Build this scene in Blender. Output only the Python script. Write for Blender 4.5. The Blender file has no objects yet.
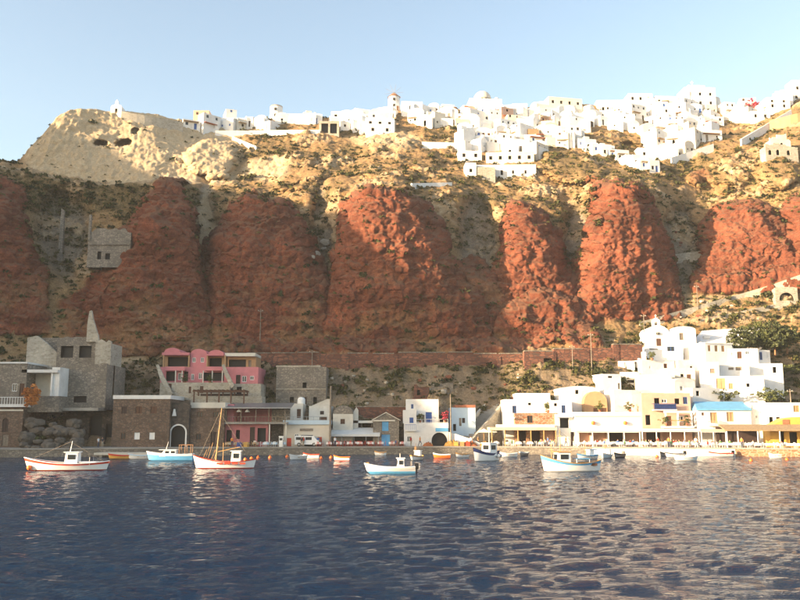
import bpy, bmesh, math, random
import numpy as np
from mathutils import Vector, Matrix
from mathutils.bvhtree import BVHTree

rnd = random.Random(7)
R = math.radians
scene = bpy.context.scene
col = scene.collection

# ------------------------------------------------------------------ camera
F = 820.0                      # focal length in photo pixels (800 wide)
PITCH = R(8.736)
CAMZ = 5.0
sp, cp = math.sin(PITCH), math.cos(PITCH)
cam = bpy.data.cameras.new('camera')
cam.sensor_width = 36.0
cam.lens = 36.0 * F / 800.0
cam.clip_start = 0.2
cam.clip_end = 9000
camo = bpy.data.objects.new('camera', cam)
col.objects.link(camo)
camo.location = (0, 0, CAMZ)
camo.rotation_euler = (math.pi / 2 + PITCH, 0, 0)
scene.camera = camo

# ------------------------------------------------------------------ world, sun, exposure
SUN_EL = R(11.0)
SUN_TH = R(66.0)               # left of straight-behind the camera
to_sun = Vector((-math.sin(SUN_TH) * math.cos(SUN_EL), -math.cos(SUN_TH) * math.cos(SUN_EL), math.sin(SUN_EL)))
world = bpy.data.worlds.new('World')
scene.world = world
world.use_nodes = True
wn = world.node_tree
bg = wn.nodes['Background']
sky = wn.nodes.new('ShaderNodeTexSky')
sky.sky_type = 'NISHITA'
sky.sun_disc = False
sky.sun_elevation = SUN_EL
sky.sun_rotation = math.atan2(to_sun.x, to_sun.y)
sky.altitude = 0
sky.air_density = 1.0
sky.dust_density = 1.8
sky.ozone_density = 0.25
wn.links.new(sky.outputs[0], bg.inputs[0])
bg.inputs[1].default_value = 0.12
sun = bpy.data.lights.new('sun', 'SUN')
sun.energy = 5.0
sun.angle = R(0.5)
sun.color = (1.0, 0.74, 0.46)
suno = bpy.data.objects.new('sun', sun)
col.objects.link(suno)
suno.rotation_euler = to_sun.to_track_quat('Z', 'Y').to_euler()
scene.view_settings.view_transform = 'Standard'
scene.view_settings.look = 'None'
scene.view_settings.gamma = 1.0
scene.view_settings.use_curve_mapping = False
scene.view_settings.exposure = 1.82

# ------------------------------------------------------------------ pixel <-> place
def ray(px, py):
    dx = (px - 400.0) / F
    dy = (300.0 - py) / F
    return dx, cp - dy * sp, sp + dy * cp
def P(px, py, Y):
    a, b, c = ray(px, py)
    return Vector((a / b * Y, Y, CAMZ + c / b * Y))
def PZ(px, Y, z):              # point at pixel column px, ground distance Y, height z
    b0 = Y * cp + (z - CAMZ) * sp
    return Vector(((px - 400.0) / F * b0, Y, z))
def pix(x, y, z):
    b = y * cp + (z - CAMZ) * sp
    c = -y * sp + (z - CAMZ) * cp
    return 400 + F * x / b, 300 - F * c / b

# ------------------------------------------------------------------ objects
ROOTLOC = {}
def tag(o, label=None, cat=None, group=None, kind=None):
    if label: o['label'] = label
    if cat: o['category'] = cat
    if group: o['group'] = group
    if kind: o['kind'] = kind
    return o
def empty(name, loc, rz=0.0):
    o = bpy.data.objects.new(name, None)
    col.objects.link(o)
    o.empty_display_size = 0.3
    o.location = loc
    o.rotation_euler = (0, 0, rz)
    return o
class MB:
    def __init__(s):
        s.v = []; s.f = []; s.m = []; s.smooth = False; s.mi = 0
    def add(s, vs, fs):
        b = len(s.v)
        s.v.extend([tuple(q) for q in vs])
        for f in fs:
            s.f.append(tuple(i + b for i in f)); s.m.append(s.mi)
        return s
    def quad(s, a, b, c, d): return s.add([a, b, c, d], [(0, 1, 2, 3)])
    def box(s, x0, x1, y0, y1, z0, z1):
        return s.add([(x0,y0,z0),(x1,y0,z0),(x1,y1,z0),(x0,y1,z0),(x0,y0,z1),(x1,y0,z1),(x1,y1,z1),(x0,y1,z1)],
                     [(0,3,2,1),(4,5,6,7),(0,1,5,4),(1,2,6,5),(2,3,7,6),(3,0,4,7)])
    def tube(s, a, b, r0, r1=None, n=8, cap=True):
        a = Vector(a); b = Vector(b); r1 = r0 if r1 is None else r1
        d = (b - a).normalized()
        u = d.cross(Vector((0, 0, 1)))
        if u.length < 1e-3: u = Vector((1, 0, 0))
        u.normalize(); w = d.cross(u)
        vs = []
        for p_, r in ((a, r0), (b, r1)):
            for i in range(n):
                t = 2 * math.pi * i / n
                vs.append(p_ + u * math.cos(t) * r + w * math.sin(t) * r)
        fs = [(i, (i + 1) % n, n + (i + 1) % n, n + i) for i in range(n)]
        if cap: fs += [tuple(range(n))[::-1], tuple(range(n, 2 * n))]
        return s.add(vs, fs)
    def lathe(s, prof, c=(0, 0, 0), n=16, a0=0, a1=2 * math.pi):
        full = abs(a1 - a0 - 2 * math.pi) < 1e-6
        m = n if full else n + 1
        vs = []
        for r, z in prof:
            for i in range(m):
                t = a0 + (a1 - a0) * i / n
                vs.append((c[0] + r * math.cos(t), c[1] + r * math.sin(t), c[2] + z))
        fs = []
        for k in range(len(prof) - 1):
            for i in range(n):
                j = (i + 1) % m
                fs.append((k * m + i, k * m + j, (k + 1) * m + j, (k + 1) * m + i))
        return s.add(vs, fs)
    def prism(s, poly, y0, y1):            # poly in (x,z), extruded along y
        n = len(poly)
        vs = [(x, y0, z) for x, z in poly] + [(x, y1, z) for x, z in poly]
        fs = [tuple(range(n)), tuple(range(n, 2 * n))[::-1]]
        fs += [(i, n + i, n + (i + 1) % n, (i + 1) % n) for i in range(n)]
        return s.add(vs, fs)
    def mesh(s, name, mats, smooth=None):
        me = bpy.data.meshes.new(name)
        me.from_pydata(s.v, [], s.f)
        if not isinstance(mats, (list, tuple)): mats = [mats]
        for m in mats: me.materials.append(M[m] if isinstance(m, str) else m)
        if len(mats) > 1: me.polygons.foreach_set('material_index', s.m)
        if smooth or (smooth is None and s.smooth):
            me.polygons.foreach_set('use_smooth', [True] * len(s.f))
        me.update()
        return me
    def build(s, name, mats, parent=None, loc=None, smooth=None):
        o = bpy.data.objects.new(name, s.mesh(name, mats, smooth))
        col.objects.link(o)
        if parent is not None: o.parent = parent
        if loc is not None: o.location = loc
        return o
def box(name, x0, x1, y0, y1, z0, z1, mat, parent=None):
    return MB().box(x0, x1, y0, y1, z0, z1).build(name, mat, parent)
def copy_tree(o, parent=None):
    c = o.copy(); col.objects.link(c); c.parent = parent
    for ch in o.children: copy_tree(ch, c)
    return c

# ------------------------------------------------------------------ materials
M = {}
def nodes(name):
    m = bpy.data.materials.new(name); m.use_nodes = True
    nt = m.node_tree
    return m, nt, nt.nodes['Principled BSDF']
def N(nt, t, **kw):
    n = nt.nodes.new(t)
    for k, v in kw.items(): setattr(n, k, v)
    return n
def ramp(nt, stops):
    r = N(nt, 'ShaderNodeValToRGB')
    el = r.color_ramp.elements
    while len(el) < len(stops): el.new(0.5)
    for e, (p_, c) in zip(el, stops):
        e.position = p_
        e.color = (c, c, c, 1) if isinstance(c, (int, float)) else tuple(c) + (1,)
    return r
def mix(nt, fac, a, b, mode='MIX'):
    n = N(nt, 'ShaderNodeMix', data_type='RGBA', blend_type=mode)
    n.clamp_factor = True
    for sock, v in ((n.inputs[0], fac), (n.inputs[6], a), (n.inputs[7], b)):
        if hasattr(v, 'is_output'): nt.links.new(v, sock)
        elif isinstance(v, (int, float)): sock.default_value = v
        else: sock.default_value = tuple(v) + (1,)
    return n.outputs[2]
def noise(nt, co, scale, detail=4, rough=0.55):
    n = N(nt, 'ShaderNodeTexNoise')
    n.inputs['Scale'].default_value = scale
    n.inputs['Detail'].default_value = detail
    n.inputs['Roughness'].default_value = rough
    if co is not None: nt.links.new(co, n.inputs['Vector'])
    return n.outputs['Fac']
def bump(nt, bsdf, h, strength, dist=0.1):
    b = N(nt, 'ShaderNodeBump')
    b.inputs['Strength'].default_value = strength
    b.inputs['Distance'].default_value = dist
    nt.links.new(h, b.inputs['Height'])
    nt.links.new(b.outputs[0], bsdf.inputs['Normal'])
def mk(name, c, rough=0.7, var=0.15, scale=1.5, metal=0.0, bmp=0.0, c2=None, rand=0.0, wear=0.0):
    m, nt, b = nodes(name)
    co = N(nt, 'ShaderNodeNewGeometry').outputs['Position']
    n1 = noise(nt, co, scale, 5, 0.6)
    r1 = ramp(nt, [(0.3, 0.0), (0.7, 1.0)])
    nt.links.new(n1, r1.inputs[0])
    lo = tuple(max(0, x * (1 - var)) for x in c)
    hi = c2 if c2 else tuple(min(1, x * (1 + var)) for x in c)
    out = mix(nt, r1.outputs[0], lo, hi)
    if wear:
        n2 = noise(nt, co, scale * 0.35, 6, 0.7)
        r2 = ramp(nt, [(0.52, 0.0), (0.72, wear)])
        nt.links.new(n2, r2.inputs[0])
        out = mix(nt, r2.outputs[0], out, tuple(x * 0.62 * k for x, k in zip(c, (1.0, 0.94, 0.85))))
    if rand:
        oi = N(nt, 'ShaderNodeObjectInfo').outputs['Random']
        rr = ramp(nt, [(0.0, 1 - rand), (1.0, 1.0)])
        nt.links.new(oi, rr.inputs[0])
        out = mix(nt, 1.0, out, rr.outputs[0], 'MULTIPLY')
    nt.links.new(out, b.inputs['Base Color'])
    b.inputs['Roughness'].default_value = rough
    b.inputs['Metallic'].default_value = metal
    if bmp: bump(nt, b, noise(nt, co, scale * 5, 4), bmp, 0.05)
    M[name] = m
    return m
def mk_stone(name, c1, c2, joint, scale=1.8, rough=0.9, stretch=1.7):
    m, nt, b = nodes(name)
    geo = N(nt, 'ShaderNodeNewGeometry').outputs['Position']
    mp = N(nt, 'ShaderNodeMapping'); mp.inputs['Scale'].default_value = (1, 1, stretch)
    nt.links.new(geo, mp.inputs[0])
    nv = N(nt, 'ShaderNodeTexVoronoi'); nv.inputs['Scale'].default_value = scale
    nt.links.new(mp.outputs[0], nv.inputs['Vector'])
    ne = N(nt, 'ShaderNodeTexVoronoi', feature='DISTANCE_TO_EDGE'); ne.inputs['Scale'].default_value = scale
    nt.links.new(mp.outputs[0], ne.inputs['Vector'])
    sep = N(nt, 'ShaderNodeSeparateColor'); nt.links.new(nv.outputs['Color'], sep.inputs[0])
    cc = mix(nt, sep.outputs[0], c1, c2)
    big = ramp(nt, [(0.3, 0.62), (0.75, 1.1)]); nt.links.new(noise(nt, geo, 0.25, 5), big.inputs[0])
    cc = mix(nt, 1.0, cc, big.outputs[0], 'MULTIPLY')
    ej = ramp(nt, [(0.02, 0.0), (0.12, 1.0)]); nt.links.new(ne.outputs['Distance'], ej.inputs[0])
    out = mix(nt, ej.outputs[0], joint, cc)
    nt.links.new(out, b.inputs['Base Color'])
    b.inputs['Roughness'].default_value = rough
    bump(nt, b, ej.outputs[0], 0.5, 0.06)
    M[name] = m
mk('white', (0.76, 0.75, 0.73), 0.75, 0.06, 0.8, bmp=0.2, rand=0.14, wear=0.5)
mk('white_clean', (0.80, 0.80, 0.79), 0.5, 0.03, 1.0)
mk('cream', (0.62, 0.56, 0.47), 0.8, 0.06, 0.8, bmp=0.12, rand=0.1, wear=0.4)
mk('offwhite', (0.66, 0.62, 0.54), 0.8, 0.08, 0.8, bmp=0.15, rand=0.1, wear=0.5)
mk('ochre', (0.44, 0.27, 0.14), 0.8, 0.12, 0.8, bmp=0.15, rand=0.1, wear=0.4)
mk('peach', (0.52, 0.34, 0.26), 0.8, 0.08, 0.8, bmp=0.1, wear=0.4)
mk('yellow', (0.66, 0.38, 0.08), 0.7, 0.08, 0.8, wear=0.3)
mk('pink', (0.55, 0.19, 0.21), 0.8, 0.10, 0.7, bmp=0.12, wear=0.35)
mk('pink_dark', (0.36, 0.13, 0.14), 0.8, 0.12, 0.7, bmp=0.12, wear=0.4)
mk('paleblue', (0.50, 0.62, 0.72), 0.7, 0.05, 0.8, wear=0.25)
mk('blueroof', (0.13, 0.36, 0.58), 0.6, 0.10, 0.8, wear=0.3)
mk('blue', (0.03, 0.10, 0.34), 0.5, 0.15, 2.0)
mk('skyblue', (0.10, 0.35, 0.62), 0.45, 0.10, 1.5, wear=0.25)
mk('navy', (0.02, 0.04, 0.14), 0.4, 0.15, 2.0)
mk('red', (0.55, 0.055, 0.025), 0.5, 0.15, 2.0)
mk('redpaint', (0.55, 0.05, 0.02), 0.45, 0.2, 1.5, wear=0.3)
mk('orange', (0.80, 0.18, 0.03), 0.5, 0.1, 2.0)
mk('brown', (0.10, 0.045, 0.025), 0.7, 0.25, 3.0)
mk('wood', (0.26, 0.13, 0.06), 0.7, 0.3, 4.0)
mk('woodlight', (0.48, 0.27, 0.10), 0.6, 0.2, 4.0)
mk('woodgrey', (0.22, 0.18, 0.14), 0.85, 0.3, 3.0)
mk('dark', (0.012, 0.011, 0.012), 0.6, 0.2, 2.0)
mk('darkbrown', (0.045, 0.025, 0.02), 0.7, 0.3, 2.0)
mk('black', (0.010, 0.010, 0.011), 0.35, 0.2, 3.0)
mk('metal', (0.35, 0.35, 0.36), 0.4, 0.15, 3.0, metal=0.8)
mk('concrete', (0.30, 0.28, 0.25), 0.9, 0.2, 0.7, bmp=0.3, wear=0.5)
mk('palewall', (0.55, 0.52, 0.45), 0.9, 0.12, 0.6, bmp=0.25, wear=0.6)
mk('straw', (0.33, 0.23, 0.13), 0.95, 0.25, 3.0, bmp=0.4)
mk('canvas', (0.62, 0.62, 0.60), 0.85, 0.06, 1.0, wear=0.3)
mk('canvas_cream', (0.58, 0.48, 0.36), 0.85, 0.08, 1.0, wear=0.3)
mk('tile', (0.36, 0.13, 0.07), 0.85, 0.2, 2.0, bmp=0.3)
mk('cloth', (0.80, 0.79, 0.76), 0.8, 0.03, 2.0)
mk('leaf', (0.060, 0.090, 0.022), 0.75, 0.45, 0.9, c2=(0.13, 0.14, 0.035))
mk('leaf_dark', (0.040, 0.062, 0.022), 0.75, 0.4, 0.9, c2=(0.09, 0.10, 0.03))
mk('flower_orange', (0.62, 0.18, 0.04), 0.7, 0.35, 1.5, c2=(0.70, 0.30, 0.06))
mk('flower_red', (0.36, 0.03, 0.06), 0.7, 0.35, 1.5)
mk('skin', (0.48, 0.27, 0.18), 0.6, 0.08, 4.0)
mk('hair', (0.03, 0.018, 0.012), 0.6, 0.2, 4.0)
for nm, c in (('shirt_white', (.75,.74,.72)), ('shirt_red', (.48,.04,.03)), ('shirt_blue', (.06,.16,.42)), ('shirt_orange', (.72,.24,.05)), ('shirt_dark', (.04,.04,.05)), ('shirt_green', (.10,.28,.10)), ('trouser', (.05,.06,.10)), ('trouser_light', (.40,.34,.26))):
    mk(nm, c, 0.85, 0.12, 5.0)
mk_stone('stone_brown', (0.135, 0.085, 0.06), (0.24, 0.16, 0.115), (0.09, 0.07, 0.055))
mk_stone('stone_grey', (0.20, 0.175, 0.145), (0.36, 0.31, 0.25), (0.15, 0.13, 0.11))
mk_stone('stone_pale', (0.36, 0.32, 0.25), (0.56, 0.50, 0.41), (0.40, 0.37, 0.31))
mk_stone('stone_orange', (0.30, 0.13, 0.065), (0.44, 0.22, 0.115), (0.38, 0.28, 0.20), scale=1.4)
mk_stone('stone_red', (0.13, 0.048, 0.032), (0.29, 0.12, 0.075), (0.085, 0.05, 0.04), scale=0.9, stretch=2.6)
mk_stone('stone_dark', (0.055, 0.045, 0.04), (0.14, 0.11, 0.09), (0.05, 0.045, 0.04), scale=1.2)
# glass
m, nt, b = nodes('glass')
b.inputs['Base Color'].default_value = (0.02, 0.025, 0.03, 1); b.inputs['Roughness'].default_value = 0.08
M['glass'] = m

# ------------------------------------------------------------------ numpy noise
_rs = np.random.RandomState(3)
_perm = _rs.permutation(512)
_grad = _rs.normal(size=(512, 3)); _grad /= np.linalg.norm(_grad, axis=1)[:, None]
def pn(p):
    i = np.floor(p).astype(np.int64); f = p - i
    u = f * f * f * (f * (f * 6 - 15) + 10)
    out = 0
    for dx in (0, 1):
        for dy in (0, 1):
            for dz in (0, 1):
                h = _perm[(i[:, 0] + dx) & 511]
                h = _perm[(h + i[:, 1] + dy) & 511]
                h = _perm[(h + i[:, 2] + dz) & 511]
                g = _grad[h]
                d = (f[:, 0] - dx) * g[:, 0] + (f[:, 1] - dy) * g[:, 1] + (f[:, 2] - dz) * g[:, 2]
                w = (u[:, 0] if dx else 1 - u[:, 0]) * (u[:, 1] if dy else 1 - u[:, 1]) * (u[:, 2] if dz else 1 - u[:, 2])
                out = out + w * d
    return out
def fbm(p, wl, octs=5, pers=0.5, off=0.0, ridged=False):
    a = 1.0; s = 0.0; tot = 0.0
    q = p / wl + off
    for k in range(octs):
        n = pn(q)
        if ridged: n = 0.5 - np.abs(n) * 1.6
        s = s + a * n; tot += a
        a *= pers; q = q * 2.03 + 17.3
    return s / tot * 1.6
def sstep(a, b, x):
    t = np.clip((x - a) / (b - a), 0, 1)
    return t * t * (3 - 2 * t)

exec_order = 'terrain'
# ------------------------------------------------------------------ terrain (cliff and hillside)
LINES = [   # each: list of (px, py, Y) from the shore up to the ridge
 [(-260,438,146),(0,438,148),(100,438,150),(250,438,154),(400,438,158),(520,438,158),(650,438,155),(800,438,150),(1060,438,140)],
 [(-260,376,158),(0,374,160),(100,374,164),(200,370,167),(250,367,168.6),(400,367,168.8),(515,367,168.4),(530,366,165.6),(600,363,166.9),(642,359,170),(690,362,174),(800,366,172),(1060,365,160)],
 [(-260,352,164),(0,352,166),(100,354,170),(250,353,174),(400,352,176),(520,352,176),(600,347,176),(650,345,182),(800,340,181),(1060,335,165)],
 [(-260,325,170),(0,330,172),(60,345,172),(150,346,174),(250,343,181),(400,344,182),(500,342,184),(560,338,184),(620,316,188),(660,305,193),(700,285,197),(760,277,196),(800,270,194),(1060,250,184)],
 [(-260,190,186),(-40,172,188),(0,169,190),(30,176,192),(60,181,193),(100,188,194),(150,186,196),(185,190,200),(215,197,205),(250,203,206),(290,202,206),(335,194,204),(380,189,203),(450,193,206),(500,204,210),(530,206,209),(565,208,212),(600,190,209),(650,190,211),(685,202,218),(705,216,216),(760,203,213),(800,192,211),(1060,150,200)],
 [(-260,176,206),(-40,168,206),(0,167.5,207),(24,174,208),(60,179,210),(100,186,211),(150,184.5,212),(185,186,215),(240,184,219),(290,172,226),(330,162,231),(400,156,236),(460,166,230),(520,178,226),(580,172,228),(620,166,232),(660,160,238),(700,150,240),(760,150,232),(800,140,230),(1060,105,225)],
 [(-260,160,222),(-40,165,214),(0,166.5,213),(20,163,213),(30,152,215),(44,136,217),(54,124,219),(62,115,221),(75,110,223),(110,112,228),(150,116,232),(185,123,240),(230,124,248),(280,121,252),(330,118,256),(400,112,262),(480,108,268),(560,106,272),(620,106,275),(690,102,278),(730,110,280),(765,104,278),(800,90,272),(860,78,268),(1060,62,262)],
]
ROWS = [34, 14, 36, 215, 62, 80]
PX0, PX1 = -240.0, 1040.0
NC = 1260
cols = np.linspace(PX0, PX1, NC)
def line(k, c):
    a = np.array(LINES[k], float)
    # smoothed interpolation
    e = (np.interp(c - 3, a[:, 0], a[:, 1]) + np.interp(c, a[:, 0], a[:, 1]) + np.interp(c + 3, a[:, 0], a[:, 1])) / 3
    d = sum(np.interp(c + o, a[:, 0], a[:, 2]) for o in (-16, -8, 0, 8, 16)) / 5
    return e, d
ly = [line(k, cols) for k in range(7)]
ppy = []; pyy = []
for k in range(6):
    for j in range(ROWS[k]):
        t = j / ROWS[k]
        ppy.append(ly[k][0] * (1 - t) + ly[k + 1][0] * t)
        pyy.append(ly[k][1] * (1 - t) + ly[k + 1][1] * t)
ppy.append(ly[6][0]); pyy.append(ly[6][1])
PPY = np.array(ppy); PYY = np.array(pyy)          # rows x cols
PPX = np.broadcast_to(cols, PPY.shape).copy()
for _ in range(3):                                  # soften the creases between bands
    PYY[1:-1] = (PYY[:-2] + 2 * PYY[1:-1] + PYY[2:]) / 4
# cliff buttresses: (x left/right at the crest, x left/right at the foot, crest y, foot y, how far they stand out in m)
MOUNDS = [(-90,20,-90,52,178,335,12,.10,4),(146,192,70,226,188,358,16,.22,2.4),(105,150,70,170,238,356,7,.35,2),(212,306,196,350,199,356,17,.34,2.3),(346,424,312,512,188,356,19,.15,2.4),(330,420,318,450,268,356,6,.4,2),(440,500,430,525,262,352,4,.5,2),
          (503,540,486,596,204,312,11,.25,2.2),(508,572,494,604,296,350,7,.5,2),(590,656,572,684,187,322,16,.14,3),(704,786,686,810,206,296,11,.25,2.2),(788,900,774,900,194,284,15,.15,3)]
dx = (PPX - 400) / F; dy = (300 - PPY) / F
den = cp - dy * sp
X0 = dx / den * PYY; Z0 = CAMZ + (sp + dy * cp) / den * PYY
w3 = np.stack([X0.ravel(), PYY.ravel(), Z0.ravel()], 1)
wx = fbm(w3, 17.0, 5, 0.58, 5.1).reshape(PPY.shape) * 26
wy = fbm(w3, 15.0, 5, 0.58, 9.7).reshape(PPY.shape) * 26
red = np.zeros_like(PPY); dep = np.zeros_like(PPY)
for (a0, a1, b0, b1, cr, ft, amp, ck, ce) in MOUNDS:
    py_ = PPY + wy * 0.45
    t = (ft - py_) / (ft - cr)
    tc = np.clip(t, 0, 1)
    xm = (b0 + b1) / 2 * (1 - tc) + (a0 + a1) / 2 * tc
    hw = (b1 - b0) / 2 * (1 - tc) ** 1.2 + (a1 - a0) / 2 * (1 - (1 - tc) ** 1.2)
    u = (PPX + wx * 0.75 - xm) / hw
    t2 = t + ck * np.clip(np.abs(u), 0, 1.1) ** ce
    lat = np.clip(1 - np.abs(u) ** 3.0, 0, 1) ** 0.65
    ver = np.clip(tc, 0, 1) ** 0.75 * sstep(1.09, 0.97, t2) * (1 - 0.30 * sstep(0.72, 1.0, t2))
    dep = np.maximum(dep, amp * lat * ver)
    red = np.maximum(red, (1 - sstep(0.90, 1.06, np.abs(u))) * sstep(1.04, 0.99, t2) * sstep(-0.06, 0.04, t))
# pull gullies back
def blob(cx, cy, rx, ry, e=2.0, warp=0.4):
    r = (np.abs((PPX + wx * warp - cx) / rx) ** e + np.abs((PPY + wy * warp - cy) / ry) ** e) ** (1 / e)
    return 1 - sstep(0.55, 1.0, r)
gul = np.zeros_like(PPY)
for g in [(62,235,36,60),(205,235,18,70),(322,225,16,50),(478,235,26,50),(575,250,22,60),(682,245,22,55)]:
    gul = np.maximum(gul, blob(*g))
PYY2 = PYY - dep + gul * 5.0
# spurs and gullies of the upper slopes
upm = sstep(206, 186, PPY) * (1 - sstep(180, 250, PPX) * 0 ) * sstep(225, 262, PPX)
ug = fbm(w3 * np.array([1.0, 0.5, 0.45]), 34.0, 5, 0.55, 21.0, ridged=True).reshape(PPY.shape)
PYY2 = PYY2 - upm * (ug * 6.0 - 1.0) * sstep(112, 135, PPY)
for (cx, cy, rx, ry, amp) in [(395,160,48,20,4),(300,172,34,16,3.5),(215,158,34,26,4),(575,172,38,18,4),(715,172,34,24,3),(775,170,30,26,4),(640,152,34,14,-4)]:
    PYY2 = PYY2 - blob(cx, cy, rx, ry, 2.0, 1.0) * amp
# caves in the pale cliff
for (cx, cy, rx, ry) in [(101,144,8,3.0),(124,143,10,4.0),(136,134,4,2.5)]:
    PYY2 = PYY2 + blob(cx, cy, rx, ry, 2.5, 0.05) * 7
X1 = dx / den * PYY2; Z1 = CAMZ + (sp + dy * cp) / den * PYY2
W = np.stack([X1, PYY2, Z1], 2)
du = np.gradient(W, axis=1); dv = np.gradient(W, axis=0)
nrm = np.cross(du, dv); nl = np.linalg.norm(nrm, axis=2, keepdims=True); nrm /= np.maximum(nl, 1e-9)
flip = np.sign(-nrm[..., 1:2] + 0.3 * nrm[..., 2:3]); nrm *= np.where(flip == 0, 1, flip)
wf = W.reshape(-1, 3)
# geology masks
warpc = wx * 0.35; warpr = wy * 0.35
rw = PPX + warpc; rh = PPY + warpr
low = sstep(262, 296, rh) * (1 - sstep(334, 350, rh)) * sstep(38, 76, rw) * (1 - sstep(490, 512, rw))
low *= 1 - blob(216, 300, 20, 70, 2.0) * 0.95
low *= 1 - blob(66, 252, 34, 54, 2.0)
low = np.maximum(low, sstep(285, 300, rh) * (1 - sstep(312, 330, rh)) * sstep(500, 520, rw) * (1 - sstep(640, 680, rw)) * 0.6)
red = np.maximum(red, low * 0.85)
red *= 1 - blob(64, 232, 22, 52, 2.2) * 0.9
rn = fbm(w3, 4.0, 4, 0.62, 71.0).reshape(PPY.shape)
red = sstep(0.22, 0.80, red * 1.02 + rn * 0.55 * (1 - np.abs(2 * red - 1) * 0.55))
dusty = sstep(250, 335, PPY) * sstep(-0.05, 0.35, fbm(w3 * np.array([1, 1, 1.6]), 12.0, 4, 0.6, 90.0).reshape(PPY.shape)) * (PPX < 510)
red *= 1 - 0.55 * dusty
red = np.maximum(red, blob(700, 178, 14, 8) * 0.6)
red = np.maximum(red, blob(594, 183, 12, 7) * 0.8)
pale = sstep(18, 30, rw) * (1 - sstep(222, 250, rw)) * (1 - sstep(184, 190, rh)) * sstep(108, 112, PPY)
pale = np.maximum(pale, blob(268, 170, 26, 15) * 0.9)
pale = np.maximum(pale, blob(385, 142, 44, 12) * 0.8)
pale = np.maximum(pale, blob(206, 225, 14, 38, 2.0, 0.3) * 0.8)
pale = np.maximum(pale, blob(222, 300, 10, 40, 2.0, 0.3) * 0.45)
pale = np.maximum(pale, blob(792, 212, 14, 10) * 0.8)
pale = np.maximum(pale, blob(690, 300, 70, 16, 2.0) * 0.35)
pale *= (1 - sstep(-3, 2, PPY - np.interp(PPX, [0, 24, 60, 100, 130, 185, 240], [166, 172, 178, 185, 189, 188, 186]) + warpr * 0.5) * (PPX < 190))
pale = np.maximum(pale, blob(128, 360, 24, 10) * 0.6)
pale *= (1 - red)
nz = fbm(wf, 9.0, 5, 0.6, 2.2).reshape(PPY.shape)
nz2 = fbm(wf, 3.2, 4, 0.6, 31.2).reshape(PPY.shape)
veg = sstep(-0.18, 0.32, nz * 0.7 + nz2 * 0.7)
veg *= (1 - red) * (1 - 0.85 * pale)
veg = np.maximum(veg, blob(455, 138, 40, 8) * 0.8)
veg = np.maximum(veg, blob(620, 155, 40, 12) * 0.9)
veg = np.maximum(veg, blob(70, 198, 120, 24, 2.5, 0.6) * (1 - red) * (1 - pale) * 0.9)
for g_ in [(570,165,40,14),(255,150,20,16),(458,133,22,8),(480,178,60,7),(240,178,30,8),(620,176,30,10),(690,170,40,16)]:
    veg = np.maximum(veg, blob(*g_, 2.0, 0.8) * 0.85 * (1 - red))
scree = np.clip(gul * 0.75 + sstep(355, 375, PPY) * 0.55, 0, 1) * (1 - red)
# surface relief
coarse = fbm(wf, 16.0, 3, 0.5, 1.7).reshape(PPY.shape) * 1.7
lump = fbm(wf, 5.0, 5, 0.62, 8.1, ridged=True).reshape(PPY.shape)
flute = fbm(wf * np.array([1.0, 0.8, 0.22]), 7.0, 4, 0.55, 15.1, ridged=True).reshape(PPY.shape)
fine = fbm(wf, 1.5, 3, 0.6, 4.4).reshape(PPY.shape)
crag = fbm(wf * np.array([1, 1, 0.8]), 2.1, 3, 0.65, 61.0, ridged=True).reshape(PPY.shape)
strat_p = wf * np.array([0.18, 0.18, 1.0]) + np.stack([coarse.ravel() * 0.0, coarse.ravel() * 0, coarse.ravel() * 1.2], 1)
strata = fbm(strat_p, 2.4, 3, 0.6, 12.0).reshape(PPY.shape)
outc = sstep(0.06, 0.30, fbm(wf * np.array([1, 1, 1.3]), 11.0, 5, 0.6, 44.0).reshape(PPY.shape)) * (1 - red) * (1 - pale)
relief = coarse * (0.7 + 0.3 * red) + lump * (0.55 + 0.75 * red - 0.35 * pale + 1.1 * outc) + fine * (0.35 + 0.40 * red - 0.02 * pale + 0.5 * outc) + strata * (0.2 + 0.3 * red + 0.25 * pale + 0.5 * outc) + flute * (0.35 + 1.1 * red + 0.5 * pale) + crag * (0.15 + 0.45 * red + 0.28 * pale + 0.3 * outc)
relief *= sstep(436, 415, PPY) * 0.8 + 0.2
W2 = W + nrm * relief[..., None]
# plateau behind the ridge
top = W2[-1]
back = []
for d_, dz in ((8, 0.3), (25, 0.0), (70, -4), (170, -14)):
    q = top.copy(); q[:, 1] += d_; q[:, 0] *= (1 + d_ / 300.0); q[:, 2] = np.minimum(q[:, 2] + dz, q[:, 2].mean() + 20 + 0 * q[:, 2]) if d_ > 20 else q[:, 2] + dz
    back.append(q)
front = W2[0].copy(); front[:, 1] -= 3; front[:, 2] = -2.0
G = np.concatenate([front[None], W2] + [b_[None] for b_ in back], 0)
NR = G.shape[0]
def padrows(a):
    return np.concatenate([a[:1], a] + [a[-1:]] * len(back), 0)
idx = np.arange(NR * NC).reshape(NR, NC)
quads = np.stack([idx[:-1, :-1], idx[:-1, 1:], idx[1:, 1:], idx[1:, :-1]], 2).reshape(-1, 4)
def grid_mesh(name, verts, quads):
    me = bpy.data.meshes.new(name)
    me.vertices.add(len(verts)); me.vertices.foreach_set('co', verts.astype(np.float32).ravel())
    me.loops.add(len(quads) * 4); me.loops.foreach_set('vertex_index', quads.astype(np.int32).ravel())
    me.polygons.add(len(quads)); me.polygons.foreach_set('loop_start', np.arange(0, len(quads) * 4, 4, dtype=np.int32))
    me.polygons.foreach_set('use_smooth', np.ones(len(quads), dtype=bool))
    me.update(calc_edges=True)
    return me
tme = grid_mesh('cliff', G.reshape(-1, 3), quads)
for nm, arr in (('red', red), ('pale', pale), ('veg', veg * (1 - outc * 0.8)), ('scree', scree), ('outcrop', outc)):
    at = tme.attributes.new(nm, 'FLOAT', 'POINT')
    at.data.foreach_set('value', padrows(arr).astype(np.float32).ravel())
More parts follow.
